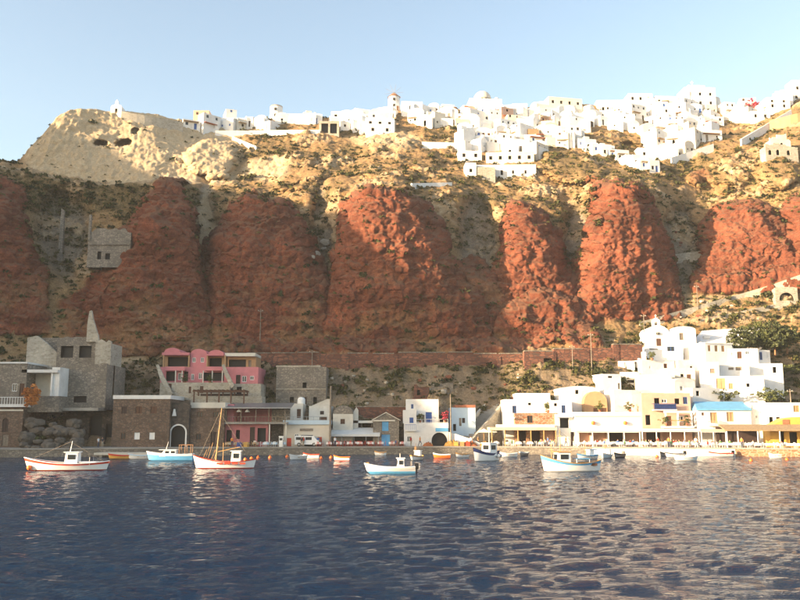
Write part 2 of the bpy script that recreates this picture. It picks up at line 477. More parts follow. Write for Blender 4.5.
# terrain material
m, nt, b = nodes('terrain')
geo = N(nt, 'ShaderNodeNewGeometry').outputs['Position']
def att(n):
    a = N(nt, 'ShaderNodeAttribute', attribute_name=n); return a.outputs['Fac']
n_big = noise(nt, geo, 0.12, 5, 0.6); n_mid = noise(nt, geo, 0.7, 6, 0.65); n_fin = noise(nt, geo, 3.0, 6, 0.78)
def three(a, b_, c, fac1, fac2):
    r1 = ramp(nt, [(0.36, 0.0), (0.62, 1.0)]); nt.links.new(fac1, r1.inputs[0])
    r2 = ramp(nt, [(0.45, 0.0), (0.66, 1.0)]); nt.links.new(fac2, r2.inputs[0])
    return mix(nt, r2.outputs[0], mix(nt, r1.outputs[0], a, b_), c)
c_earth = three((0.2754, 0.1663, 0.0780), (0.3786, 0.2467, 0.1204), (0.1836, 0.1148, 0.0597), n_mid, n_fin)
c_red = three((0.1568, 0.0504, 0.0302), (0.2408, 0.0818, 0.0437), (0.0952, 0.0358, 0.0246), n_mid, n_fin)
rb = ramp(nt, [(0.33, 0.75), (0.5, 1.0), (0.68, 1.3)]); nt.links.new(n_big, rb.inputs[0])
c_red = mix(nt, 1.0, c_red, rb.outputs[0], 'MULTIPLY')
smp = N(nt, 'ShaderNodeMapping'); smp.inputs['Scale'].default_value = (0.035, 0.035, 0.42); nt.links.new(geo, smp.inputs[0])
srp = ramp(nt, [(0.36, 0.70), (0.5, 1.0), (0.62, 1.22)]); nt.links.new(noise(nt, smp.outputs[0], 1.0, 6, 0.68), srp.inputs[0])
c_red = mix(nt, 1.0, c_red, srp.outputs[0], 'MULTIPLY')
c_pale = three((0.4950, 0.3663, 0.2228), (0.5940, 0.4703, 0.3069), (0.3960, 0.2970, 0.1881), n_mid, n_fin)
c_scree = three((0.1658, 0.1467, 0.1212), (0.2805, 0.2487, 0.2040), (0.1147, 0.1020, 0.0867), n_mid, n_fin)
c_veg = three((0.0734, 0.0704, 0.0313), (0.1173, 0.0978, 0.0489), (0.0439, 0.0469, 0.0235), n_mid, n_fin)
cc = mix(nt, att('scree'), c_earth, c_scree)
vg = N(nt, 'ShaderNodeMath', operation='MULTIPLY'); nt.links.new(att('veg'), vg.inputs[0])
vr = ramp(nt, [(0.35, 0.25), (0.6, 0.9)]); nt.links.new(n_fin, vr.inputs[0]); nt.links.new(vr.outputs[0], vg.inputs[1])
cc = mix(nt, vg.outputs[0], cc, c_veg)
c_out = three((0.3757, 0.2652, 0.1547), (0.4973, 0.3867, 0.2542), (0.2542, 0.1547, 0.0829), n_mid, n_fin)
cc = mix(nt, att('outcrop'), cc, c_out)
cc = mix(nt, att('pale'), cc, c_pale)
dust = N(nt, 'ShaderNodeSeparateXYZ'); nt.links.new(N(nt, 'ShaderNodeNewGeometry').outputs['Normal'], dust.inputs[0])
dsum = N(nt, 'ShaderNodeMath', operation='MULTIPLY_ADD'); dsum.inputs[1].default_value = 0.7
nt.links.new(n_mid, dsum.inputs[0]); nt.links.new(dust.outputs[2], dsum.inputs[2])
drp = ramp(nt, [(0.78, 0.0), (1.08, 0.7)]); nt.links.new(dsum.outputs[0], drp.inputs[0])
c_red = mix(nt, drp.outputs[0], c_red, mix(nt, n_fin, (0.14, 0.068, 0.042), (0.215, 0.12, 0.075)))
cc = mix(nt, att('red'), cc, c_red)
nt.links.new(cc, b.inputs['Base Color'])
b.inputs['Roughness'].default_value = 0.95
b.inputs['Specular IOR Level'].default_value = 0.15
bump(nt, b, noise(nt, geo, 1.8, 9, 0.76), 0.75, 0.55)
M['terrain'] = m
tme.materials.append(m)
cliff = bpy.data.objects.new('cliff', tme); col.objects.link(cliff)
tag(cliff, 'red and ochre volcanic cliff and scrubby hillside above the harbour', 'cliff', kind='structure')
BVH = BVHTree.FromPolygons([tuple(v) for v in G.reshape(-1, 3)], quads.tolist())
CAM = Vector((0, 0, CAMZ))
def hit(px, py):
    d = Vector(ray(px, py)).normalized()
    r = BVH.ray_cast(CAM, d)
    k = 0
    while r[0] is None and k < 40:          # just above the skyline: take the rim itself
        py += 0.5; k += 1
        r = BVH.ray_cast(CAM, Vector(ray(px, py)).normalized())
    return r[0], r[1]
def ground(x, y, default=1.4):
    r = BVH.ray_cast(Vector((x, y, 400)), Vector((0, 0, -1)))
    return r[0].z if r[0] is not None else default

# ------------------------------------------------------------------ headland out of frame on the sun's side (shades the left half of the bay)
hh = Vector((to_sun.x, to_sun.y, 0)).normalized(); ll = Vector((-hh.y, hh.x, 0))
if ll.y > 0: ll = -ll
A_H = 125.0
TE = math.tan(SUN_EL)
HEAD = [(-60,-3),(-95,-3),(-118,-2),(-126,2),(-132,10),(-137,22),(-145,35),(-165,56),(-176,66),(-186,71),(-205,74),(-224,77),(-232,84),(-245,92),(-300,96),(-360,92),(-430,70)]
ha = np.array(HEAD[::-1], float)
us = np.linspace(-430, -95, 240)
prof = np.interp(us, ha[:, 0], ha[:, 1])
top_h = np.where(prof > 1, prof + A_H * TE, prof * 0 - 3)
top_h = np.interp(us, us, np.convolve(np.pad(top_h, 4, mode='edge'), np.ones(9) / 9, 'valid'))
vs = np.linspace(-45, 75, 56)
hv = np.zeros((len(us), len(vs), 3))
for i, u_ in enumerate(us):
    for j, v_ in enumerate(vs):
        fall = max(0.0, 1 - (abs(v_) / (45 if v_ < 0 else 75)) ** 1.6)
        q = hh * (A_H + v_) + ll * u_
        hv[i, j] = (q.x, q.y, -3 + (top_h[i] + 3) * fall)
flat = hv.reshape(-1, 3)
rel = fbm(flat, 14, 4, 0.55, 3.3)
flat[:, 2] += rel * np.clip(flat[:, 2] / 20, 0, 1) * 1.5 * np.where(np.abs(np.tile(vs, len(us))) < 4, 0.25, 1)
hidx = np.arange(len(us) * len(vs)).reshape(len(us), len(vs))
hq = np.stack([hidx[:-1, :-1], hidx[:-1, 1:], hidx[1:, 1:], hidx[1:, :-1]], 2).reshape(-1, 4)
hme = grid_mesh('headland', flat, hq)
for nm in ('red', 'pale', 'veg', 'scree', 'outcrop'):
    at = hme.attributes.new(nm, 'FLOAT', 'POINT')
    at.data.foreach_set('value', np.full(len(flat), {'red': .7, 'pale': 0, 'veg': .3, 'scree': .1, 'outcrop': 0}[nm], np.float32))
hme.materials.append(M['terrain'])
head = bpy.data.objects.new('headland', hme); col.objects.link(head)
tag(head, 'rocky headland closing the bay beyond the stone houses', 'headland', kind='structure')

# ------------------------------------------------------------------ sea
def spaced(a, b, n): return np.linspace(a, b, n)
xs = np.concatenate([[-4000, -1500, -600, -300, -180, -120], spaced(-92, 92, 640), [120, 180, 300, 600, 1500, 4000]])
yl = [9.0]
while yl[-1] < 152: yl.append(yl[-1] + max(0.10, yl[-1] * 0.0062))
ys = np.concatenate([[-4000, -1500, -500, -150, -40, 0], yl, [175, 300, 700, 2000, 4000]])
XX, YY = np.meshgrid(xs, ys)
wv = np.zeros_like(XX)
rs = np.random.RandomState(11)
for k in range(60):
    L = 0.62 * (1.042 ** k) if k < 44 else rs.uniform(.8, 2.2)
    th = rs.normal(1.25, 0.7)
    kx, ky = math.cos(th) * 2 * math.pi / L, math.sin(th) * 2 * math.pi / L
    wv += 0.0050 * L ** 0.80 * np.sin(kx * XX + ky * YY + rs.uniform(0, 6.28) + 1.1 * np.sin(0.16 * XX * rs.uniform(.5, 1.5) + 0.2 * YY * rs.uniform(.5, 1.5) + rs.uniform(0, 6)))
env = 0.75 + 0.5 * fbm(np.stack([XX.ravel(), YY.ravel() * 0.6, 0 * XX.ravel()], 1), 18, 3).reshape(XX.shape)
fade = sstep(110, 92, np.abs(XX)) * sstep(0, 10, YY) * (0.45 + 0.55 * sstep(150, 100, YY))
wv = wv * env * fade * 0.8
sv = np.stack([XX, YY, wv], 2).reshape(-1, 3)
sidx = np.arange(XX.size).reshape(XX.shape)
sq = np.stack([sidx[:-1, :-1], sidx[:-1, 1:], sidx[1:, 1:], sidx[1:, :-1]], 2).reshape(-1, 4)
sme = grid_mesh('sea', sv, sq)
m, nt, b = nodes('water')
geo = N(nt, 'ShaderNodeNewGeometry').outputs['Position']
b.inputs['Base Color'].default_value = (0.003, 0.022, 0.060, 1)
b.inputs['Roughness'].default_value = 0.06
b.inputs['IOR'].default_value = 1.333
mp = N(nt, 'ShaderNodeMapping'); mp.inputs['Scale'].default_value = (0.7, 1.35, 1); nt.links.new(geo, mp.inputs[0])
bump(nt, b, noise(nt, mp.outputs[0], 4.6, 4, 0.62), 1.0, 0.26)
M['water'] = m
sme.materials.append(m)
sea = bpy.data.objects.new('sea', sme); col.objects.link(sea)
tag(sea, 'dark blue rippled sea filling the bay', 'sea', kind='structure')

# ------------------------------------------------------------------ quay
QP = [(-120,131),(0,134),(100,138),(200,142),(300,146),(400,149),(480,150),(540,148),(600,145),(700,141),(800,136),(960,130)]
qa = np.array(QP, float)
def qy(px): return float(np.interp(px, qa[:, 0], qa[:, 1]))
QZ = 1.4
def quay_strip(name, a, b_, label, matface, z=QZ, off=0.0):
    t = MB(); n = max(2, int((b_ - a) / 12))
    fr = [PZ(a + (b_ - a) * i / n, qy(a + (b_ - a) * i / n) - off, z) for i in range(n + 1)]
    for i in range(n):
        p, q = fr[i], fr[i + 1]
        t.mi = 0
        t.quad((p.x, p.y, z), (q.x, q.y, z), (q.x * 1.2, q.y + 34, z), (p.x * 1.2, p.y + 34, z))
        t.mi = 1
        t.quad((p.x, p.y, -2), (q.x, q.y, -2), (q.x, q.y, z), (p.x, p.y, z))
        t.mi = 0      # kerb lip
        t.quad((p.x, p.y - .12, z + .004), (q.x, q.y - .12, z + .004), (q.x, q.y + .5, z + .004), (p.x, p.y + .5, z + .004))
        t.quad((p.x, p.y - .12, z - .22), (q.x, q.y - .12, z - .22), (q.x, q.y - .12, z + .004), (p.x, p.y - .12, z + .004))
    for e in (fr[0], fr[-1]):
        t.mi = 1
        t.quad((e.x, e.y, -2), (e.x * 1.2, e.y + 34, -2), (e.x * 1.2, e.y + 34, z), (e.x, e.y, z))
    o = t.build(name, ['concrete', matface])
    tag(o, label, 'quay', kind='structure')
    return o
quay_strip('quay', -120, 592, 'grey concrete quay with dark stone face', 'stone_grey')
quay_strip('quay', 592, 735, 'quay with whitewashed face below the long canopy', 'white')
quay_strip('quay', 735, 960, 'quay with rough ochre stone face', 'stone_orange')

# ------------------------------------------------------------------ building kit
def wall_face(mb, o, u, v, n, w, h, ops, d=0.22):
    """rectangular wall from o spanning u*w, v*h with real openings; n points inwards. ops: (a0,a1,b0,b1,arch)"""
    o, u, v, n = Vector(o), Vector(u), Vector(v), Vector(n)
    us_ = sorted(set([0, w] + [min(max(x, 0), w) for q in ops for x in q[:2]]))
    vs_ = sorted(set([0, h] + [min(max(x, 0), h) for q in ops for x in q[2:4]]))
    for i in range(len(us_) - 1):
        for j in range(len(vs_) - 1):
            a, b_ = us_[i], us_[i + 1]; c, e = vs_[j], vs_[j + 1]
            if b_ - a < 1e-5 or e - c < 1e-5: continue
            m_, k_ = (a + b_) / 2, (c + e) / 2
            if any(q[0] < m_ < q[1] and q[2] < k_ < q[3] for q in ops): continue
            mb.quad(o + u * a + v * c, o + u * b_ + v * c, o + u * b_ + v * e, o + u * a + v * e)
    for q in ops:
        a, b_, c, e = q[:4]
        if q[4]:
            r = (b_ - a) / 2; m_ = (a + b_) / 2; rr = min(r, (e - c) * 0.8); K = 10
            pts = [(m_ - r * math.cos(math.pi * t / K), e - rr + rr * math.sin(math.pi * t / K)) for t in range(K + 1)]
            for (x0, z0), (x1, z1) in zip(pts[:-1], pts[1:]):
                mb.quad(o + u * x0 + v * z0, o + u * x1 + v * z1, o + u * x1 + v * e, o + u * x0 + v * e)
            loop = [(a, c)] + pts + [(b_, c)]
        else:
            loop = [(a, c), (a, e), (b_, e), (b_, c)]
        for (x0, z0), (x1, z1) in zip(loop, loop[1:] + loop[:1]):
            p0 = o + u * x0 + v * z0; p1 = o + u * x1 + v * z1
            mb.quad(p0, p1, p1 + n * d, p0 + n * d)

KIND = {   # opening kind -> (part name, pane material, has frame, frame material)
 'w': ('window', 'glass', True, 'white_clean'), 'W': ('window', 'glass', True, 'blue'), 'n': ('window', 'glass', True, 'brown'),
 's': ('shutter', 'white_clean', False, None), 'r': ('shutter', 'brown', False, None), 'h': ('shutter', 'darkbrown', False, None),
 'k': ('opening', 'dark', False, None), 'i': ('opening', 'peach', False, None), 'j': ('opening', 'darkbrown', False, None), 'b': ('door', 'blue', False, None), 'B': ('door', 'skyblue', False, None),  # dark panes stand in for room shade, peach for warm interior light
 'd': ('door', 'brown', False, None), 'D': ('door', 'darkbrown', False, None), 'R': ('door', 'red', False, None), 'o': ('shutter', 'ochre', False, None),
 'g': ('door', 'woodgrey', False, None), 'u': ('shutter', 'blue', False, None)}
def fit_opening(root, kind, a, b_, c, e, y, frame=True, axis='x', const=0.0, arch=False):
    nm, pm, fr, fm = KIND[kind]
    def T(a_, y_, z_): return (a_, y_, z_) if axis == 'x' else (const + (y_ if axis == 'l' else -y_), a_, z_)
    def bx(mb, a0, a1, y0, y1, z0, z1):
        p = [T(a_, y_, z_) for z_ in (z0, z1) for (a_, y_) in ((a0, y0), (a1, y0), (a1, y1), (a0, y1))]
        mb.add(p, [(0,3,2,1),(4,5,6,7),(0,1,5,4),(1,2,6,5),(2,3,7,6),(3,0,4,7)])
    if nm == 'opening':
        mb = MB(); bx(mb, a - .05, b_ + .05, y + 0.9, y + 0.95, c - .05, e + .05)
        # side reveals in the pane colour, room shade and glow painted in
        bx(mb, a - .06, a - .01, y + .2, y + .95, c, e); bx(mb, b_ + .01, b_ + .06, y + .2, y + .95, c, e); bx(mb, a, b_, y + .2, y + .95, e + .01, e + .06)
        return mb.build('painted_dark_recess' if kind == 'k' else 'room_recess', pm, root)
    mb = MB(); bx(mb, a + .002, b_ - .002, y + 0.14, y + 0.19, c + .002, e - .002)
    if fr and frame:
        t = 0.09
        f = MB()
        bx(f, a, a + t, y + .06, y + .13, c, e); bx(f, b_ - t, b_, y + .06, y + .13, c, e)
        bx(f, a + t, b_ - t, y + .06, y + .13, c, c + t); bx(f, a + t, b_ - t, y + .06, y + .13, e - t, e)
        bx(f, (a + b_) / 2 - .035, (a + b_) / 2 + .035, y + .07, y + .125, c + t, e - t)
        o = f.build(nm, fm, root)
        mb.build('pane', pm, o)
        return o
    if nm in ('door', 'shutter') and frame and b_ - a > 0.7:
        o = mb.build(nm, pm, root)
        f = MB(); t = 0.08
        m_ = (a + b_) / 2
        for s0, s1 in ((a + .01, m_ - .01), (m_ + .01, b_ - .01)):
            bx(f, s0, s0 + t, y + .09, y + .138, c + .02, e - .02); bx(f, s1 - t, s1, y + .09, y + .138, c + .02, e - .02)
            bx(f, s0 + t, s1 - t, y + .09, y + .138, c + .02, c + .02 + t); bx(f, s0 + t, s1 - t, y + .09, y + .138, e - .02 - t, e - .02)
        f.build('panel', pm, o)
        return o
    return mb.build(nm, pm, root)

def block(root, x0, x1, z0, z1, y0, dep, mat, ops=(), found=0.0, roof='flat', roofmat=None, side_r=(), side_l=(), name='wall', rise=1.2, frames=True, para=0.3):
    """ops: (kind,x0,x1,z0,z1[,arch]) on the front; side ops (kind,y0,y1,z0,z1[,arch])"""
    w, h = x1 - x0, z1 - z0
    zb = z0 - found
    y1 = y0 + dep
    fo = [(q[1] - x0, q[2] - x0, q[3] - zb, q[4] - zb, len(q) > 5 and q[5]) for q in ops]
    ro = [(q[1] - y0, q[2] - y0, q[3] - zb, q[4] - zb, len(q) > 5 and q[5]) for q in side_r]
    lo = [(q[1] - y0, q[2] - y0, q[3] - zb, q[4] - zb, len(q) > 5 and q[5]) for q in side_l]
    mb = MB(); H = z1 - zb
    wall_face(mb, (x0, y0, zb), (1, 0, 0), (0, 0, 1), (0, 1, 0), w, H, fo)
    wall_face(mb, (x1, y0, zb), (0, 1, 0), (0, 0, 1), (-1, 0, 0), dep, H, ro)
    wall_face(mb, (x0, y0, zb), (0, 1, 0), (0, 0, 1), (1, 0, 0), dep, H, lo)
    mb.quad((x0, y1, zb), (x0, y1, z1), (x1, y1, z1), (x1, y1, zb))
    t = min(0.25, w * .2)
    if roof == 'flat':
        # parapet rim, roof sunk behind it
        a = [(x0, y0), (x1, y0), (x1, y1), (x0, y1)]; c = [(x0 + t, y0 + t), (x1 - t, y0 + t), (x1 - t, y1 - t), (x0 + t, y1 - t)]
        for i in range(4):
            p, q, r, s_ = a[i], a[(i + 1) % 4], c[(i + 1) % 4], c[i]
            mb.quad((*p, z1), (*q, z1), (*r, z1), (*s_, z1))
            mb.quad((*s_, z1), (*r, z1), (*r, z1 - para), (*s_, z1 - para))
    o = mb.build(name, mat, root)
    rm = roofmat or mat
    if roof == 'flat':
        r = MB(); r.quad((x0 + t, y0 + t, z1 - para + .003), (x1 - t, y0 + t, z1 - para + .003), (x1 - t, y1 - t, z1 - para + .003), (x0 + t, y1 - t, z1 - para + .003))
        r.build('roof', rm, root)
    elif roof == 'vault':       # barrel along the depth, arched front
        K = 12; xm = (x0 + x1) / 2; rx = w / 2
        pts = [(xm - rx * math.cos(math.pi * k / K), z1 + rise * math.sin(math.pi * k / K)) for k in range(K + 1)]
        r = MB(); r.prism(pts, y0, y1); r.build('vaulted_roof', rm, root)
    elif roof == 'vaultx':      # barrel along the width
        K = 12; ym = y0 + dep / 2; ry = dep / 2
        r = MB()
        pr = [(ym - ry * math.cos(math.pi * k / K), z1 + rise * math.sin(math.pi * k / K)) for k in range(K + 1)]
        n = len(pr)
        r.add([(x0, a_, b_) for a_, b_ in pr] + [(x1, a_, b_) for a_, b_ in pr], [tuple(range(n)), tuple(range(n, 2 * n))[::-1]] + [(i, i + 1, n + i + 1, n + i) for i in range(n - 1)] + [(0, n, 2 * n - 1, n - 1)])
        r.build('vaulted_roof', rm, root)
    elif roof == 'gable':       # ridge along depth, gable to the front
        r = MB(); xm = (x0 + x1) / 2
        r.prism([(x0, z1), (xm, z1 + rise), (x1, z1)], y0 + .02, y1 - .02); r.build('gable', mat, root)
        r2 = MB()
        for sx in (-1, 1):
            xe = xm + sx * (w / 2 + .25); ze = z1 - .25 * rise / (w / 2)
            r2.prism([(xm, z1 + rise + .02), (xm, z1 + rise + .16), (xe, ze + .16), (xe, ze + .02)], y0 - .2, y1 + .2)
        r2.build('roof', rm, root)
    elif roof == 'slab':
        r = MB(); r.box(x0 - .15, x1 + .15, y0 - .15, y1 + .1, z1 + .003, z1 + .22); r.build('roof', rm, root)
    elif roof == 'ruin':        # broken irregular top
        r = MB(); K = max(6, int(w / 0.45))
        tt = 0.55
        rr = random.Random(int(abs(x0 * 100 + z1 * 31)))
        hs = [rise * .5]
        for _ in range(K): hs.append(hs[-1] if rr.random() < .35 else min(rise, max(0.0, hs[-1] + rr.gauss(0, rise * .28))))
        for k in range(K):
            a_, b_ = x0 + w * k / K, x0 + w * (k + 1) / K
            r.add([(a_, y0, z1), (b_, y0, z1), (b_, y0, z1 + hs[k + 1]), (a_, y0, z1 + hs[k]), (a_, y0 + tt, z1), (b_, y0 + tt, z1), (b_, y0 + tt, z1 + hs[k + 1]), (a_, y0 + tt, z1 + hs[k])],
                  [(0,1,2,3),(7,6,5,4),(3,2,6,7),(0,4,5,1),(1,5,6,2),(4,0,3,7)])
        r.build('broken_top', mat, root)
        r = MB(); r.quad((x0, y0, z1 - .02), (x1, y0, z1 - .02), (x1, y1, z1 - .02), (x0, y1, z1 - .02)); r.build('floor_slab', mat, root)
    for q in ops: fit_opening(root, q[0], q[1], q[2], q[3], q[4], y0, frames)
    for q in side_r: fit_opening(root, q[0], q[1], q[2], q[3], q[4], 0, frames, 'r', x1)
    for q in side_l: fit_opening(root, q[0], q[1], q[2], q[3], q[4], 0, frames, 'l', x0)
    return o

class Bld:
    """a thing whose sizes are read off the photo at ground distance Y"""
    def __init__(s, name, label, cat, px, Y, pyb=None, z=None, rz=0.0, group=None):
        s.Y = Y; s.px = px
        if z is None: z = QZ if pyb is None else P(px, pyb, Y).z
        s.z = z
        base = PZ(px, Y, z)
        s.x0 = base.x
        s.root = empty(name, base, rz)
        tag(s.root, label, cat, group)
    def x(s, px, py=None):
        zz = s.z + 3
        return PZ(px, s.Y, zz).x - s.x0
    def zz(s, py): return P(s.px, py, s.Y).z - s.z
    def ops(s, ops):
        r = []
        for q in ops:
            t = (q[0], s.x(q[1]), s.x(q[2]), s.zz(q[4]), s.zz(q[3]))
            if len(q) > 5: t += (True,)
            r.append(t)
        return r
    def block(s, p0, p1, pt, pb, dep, mat, ops=(), y0=0.0, **k):
        zb = 0.0 if pb is None else s.zz(pb)
        return block(s.root, s.x(p0), s.x(p1), zb, s.zz(pt), y0, dep, mat, s.ops(ops), **k)
    def box(s, name, p0, p1, pt, pb, y0, y1, mat, parent=None):
        zb = 0.0 if pb is None else s.zz(pb)
        return box(name, s.x(p0), s.x(p1), y0, y1, zb, s.zz(pt), mat, parent or s.root)
    def post(s, px, pt, pb, y, mat, r=0.07, name='post'):
        zb = 0.0 if pb is None else s.zz(pb)
        return MB().tube((s.x(px), y, zb), (s.x(px), y, s.zz(pt)), r, n=6).build(name, mat, s.root)
    def vault(s, p0, p1, pt, ps, y0, dep, mat, name='vaulted_roof'):
        K = 12; a, b_ = s.x(p0), s.x(p1); xm = (a + b_) / 2; rx = (b_ - a) / 2; z1 = s.zz(ps); ri = s.zz(pt) - z1
        pts = [(xm - rx * math.cos(math.pi * k / K), z1 + ri * math.sin(math.pi * k / K)) for k in range(K + 1)]
        return MB().prism(pts, y0, y0 + dep).build(name, mat, s.root)
    def rail(s, p0, p1, pt, pb, y, mat, step=0.5, name='railing', ret=0.0, r=0.03):
        a, b_ = s.x(p0), s.x(p1); z0, z1 = s.zz(pb), s.zz(pt)
        mb = MB(); n = max(2, int((b_ - a) / step))
        mb.box(a, b_, y - r, y + r, z1 - 2 * r, z1); mb.box(a, b_, y - r, y + r, z0 + .05, z0 + .05 + 2 * r)
        for i in range(n + 1):
            x = a + (b_ - a) * i / n
            mb.box(x - r * .8, x + r * .8, y - r * .7, y + r * .7, z0, z1 - 2 * r)
        if ret:
            for x in (a, b_):
                mb.box(x - r, x + r, y + r, y + ret, z1 - 2 * r, z1)
        return mb.build(name, mat, s.root)
    def balcony(s, p0, p1, pt, pb, mat, depth=0.9, slabmat='white'):
        o = box('balcony', s.x(p0), s.x(p1), -depth, -.01, s.zz(pb) - .18, s.zz(pb), slabmat, s.root)
        a, b_ = s.x(p0), s.x(p1); z0, z1 = s.zz(pb), s.zz(pt)
        mb = MB(); n = max(3, int((b_ - a) / .3))
        mb.box(a, b_, -depth, -depth + .05, z1 - .06, z1)
        for x in (a, b_ - .05): mb.box(x, x + .05, -depth + .05, -.01, z1 - .06, z1)
        for i in range(n + 1):
            x = a + (b_ - a - .04) * i / n
            mb.box(x, x + .04, -depth + .005, -depth + .045, z0, z1 - .06)
        mb.build('railing', mat, o)
        return o

# ------------------------------------------------------------------ walls that follow the hillside
def hill_wall(name, label, cat, pts, h, mat, thick=0.6, below=2.0, cap=None, group=None, fixedY=None, crenel=False):
    """pts in pixels along the foot of the wall, set on the ground seen there"""
    ws = []
    for (px, py) in pts:
        if fixedY: ws.append(P(px, py, fixedY))
        else:
            l, n_ = hit(px, py)
            if l is None: continue
            ws.append(l)
    if len(ws) < 2: return None
    for _ in range(4):
        ws = [ws[0]] + [(ws[i - 1] + ws[i] * 2 + ws[i + 1]) / 4 for i in range(1, len(ws) - 1)] + [ws[-1]]
    root = empty(name, ws[0]); tag(root, label, cat, group)
    mb = MB(); cm = MB()
    for p, q in zip(ws[:-1], ws[1:]):
        d = (q - p); d.z = 0; d.normalize(); nn = Vector((-d.y, d.x, 0))
        if nn.y < 0: nn = -nn
        p_, q_ = p - ws[0], q - ws[0]
        for tgt, za, zb, o0, o1 in ((mb, -below, h, 0, thick),) + (((cm, h + .003, h + .18, -.06, thick + .06),) if cap else ()):
            a = [p_ + nn * o0, q_ + nn * o0, q_ + nn * o1, p_ + nn * o1]
            vs_ = [v + Vector((0, 0, za)) for v in a] + [v + Vector((0, 0, zb)) for v in a]
            tgt.add(vs_, [(0,3,2,1),(4,5,6,7),(0,1,5,4),(1,2,6,5),(2,3,7,6),(3,0,4,7)])
    mb.build('wall', mat, root)
    if cap: cm.build('coping', cap, root)
    return root
def lin(a, b_, n):
    return [(a[0] + (b_[0] - a[0]) * i / n, a[1] + (b_[1] - a[1]) * i / n) for i in range(n + 1)]

# road retaining wall under the cliff: dark half, corner pier, lit half
def road_wall(label, p0, p1, yt0, yt1, yb, Y0, Y1, hole=None, mat='stone_red'):
    a = P(p0, yt0, Y0); b_ = P(p1, yt1, Y1)
    root = empty('retaining_wall', (a.x, a.y, P(p0, yb, Y0).z)); tag(root, label, 'wall')
    d = Vector((b_.x - a.x, b_.y - a.y, 0)); L = d.length; ang = math.atan2(d.y, d.x)
    root.rotation_euler = (0, 0, ang)
    h0 = a.z - root.location.z; h1 = b_.z - root.location.z
    h = max(h0, h1)
    ops = []
    if hole:
        t0, t1 = ((P(q, 360, Y0).x - a.x) / (b_.x - a.x) * L for q in hole[:2])
        ops = [(t0, t1, P(p0, hole[3], Y0).z - root.location.z + 2, P(p0, hole[2], Y0).z - root.location.z + 2, True)]
    rw_ = random.Random(int(p0)); nseg = max(4, int(L / 5.2)); lo_h = min(h0, h1)
    for k in range(nseg):
        u0, u1 = L * k / nseg, L * (k + 1) / nseg
        so = [(max(q[0], u0) - u0, min(q[1], u1) - u0, q[2], q[3], False) for q in ops if q[0] < u1 and q[1] > u0]
        yo = rw_.uniform(-.16, .16); hk = h0 + (h1 - h0) * (k + .5) / nseg + rw_.uniform(-.28, .12)
        mb = MB(); wall_face(mb, (u0, yo, -2), (1, 0, 0), (0, 0, 1), (0, 1, 0), u1 - u0, hk + 2, so, 0.8)
        for x_ in (u0, u1): mb.quad((x_, yo, -2), (x_, yo + 1.2, -2), (x_, yo + 1.2, hk), (x_, yo, hk))
        mb.quad((u0, yo, hk), (u1, yo, hk), (u1, yo + 1.2, hk), (u0, yo + 1.2, hk))
        mb.build('wall_panel', mat, root)
        if k % 3 == 1: MB().add([(u0 - .4, yo - .55, -2), (u0 + .4, yo - .55, -2), (u0 + .4, yo + .2, -2), (u0 - .4, yo + .2, -2), (u0 - .35, yo - .12, hk - .5), (u0 + .35, yo - .12, hk - .5), (u0 + .35, yo + .2, hk - .5), (u0 - .35, yo + .2, hk - .5)], [(0,3,2,1),(4,5,6,7),(0,1,5,4),(1,2,6,5),(2,3,7,6),(3,0,4,7)]).build('buttress', mat, root)
        if rw_.random() < .8: box('coping', u0 + .1, u1 - rw_.uniform(.1, .9), yo - .1, yo + 1.25, hk + .003, hk + .2, 'stone_grey', root)
    if hole:
        q = ops[0]; box('painted_dark_recess', q[0] - .1, q[1] + .1, 1.0, 1.1, q[2] - 2.1, q[3] - 1.9, 'dark', root)  # near-black panel paints in the shade behind the hole
    # road surface behind the wall
    return root
road_wall('long dark red stone retaining wall below the cliff behind the pink hotel', 246, 524, 353, 353, 376, 168.5, 168.5)
road_wall('sunlit red stone retaining wall with a dark hole, below the cliff foot', 524, 642, 351, 344, 378, 165.5, 168, hole=(544, 556, 358, 366))

exec_order = 'waterfront'
# ================================================================== waterfront, from the ruin side to the yellow taverna
# --- stone house with white terrace
t = Bld('stone_house', 'grey stone house with white roof edge and white balustraded terrace over an arched vault', 'house', -2, 141.5, z=QZ)
t.block(-34, 19, 363, 397, 8, 'stone_grey', [('w', -20, -12, 382, 392), ('w', 5, 10, 383, 391), ('d', 12.5, 17.5, 383, 397)], y0=1.5, found=1.5)
t.box('roof_edge', -34.5, 19.5, 361.2, 363, 1.3, 9.6, 'white')
t.block(-34, 22, 407, None, 9.6, 'stone_brown', [('D', 2, 8, 418, 432, 1), ('k', -16, -8, 418, 445, 1), ('g', 3, 9, 435, 446)], y0=0.0, roof='none')
t.box('terrace', -34, 25, 405, 407.0, -.5, 9.4, 'white')
t.rail(-34, 25, 397, 405, -.4, 'white', 0.45, 'balustrade', r=.05)
t.box('arch_band', -34, 22, 409.5, 411, -.08, -.005, 'offwhite')
# --- white pergola
t = Bld('pergola', 'white beamed pergola and white wall beside the grey stone house', 'pergola', 40, 143, z=P(40, 398, 143).z)
t.box('roof_slab', 21, 57, 369.5, 372.5, 0, 4.5, 'white')
for p_ in (23.5, 50): t.box('post', p_, p_ + 1.6, 372.5, 412, .3, .6, 'white')
t.block(50, 58, 367, 384, 4, 'white', y0=.6, found=3.5)
t.box('back_wall', 25, 50, 372.5, 398, 3.6, 4.2, 'offwhite')
t.box('terrace', 19, 60, 396, 412, 0.1, 4.6, 'stone_grey')
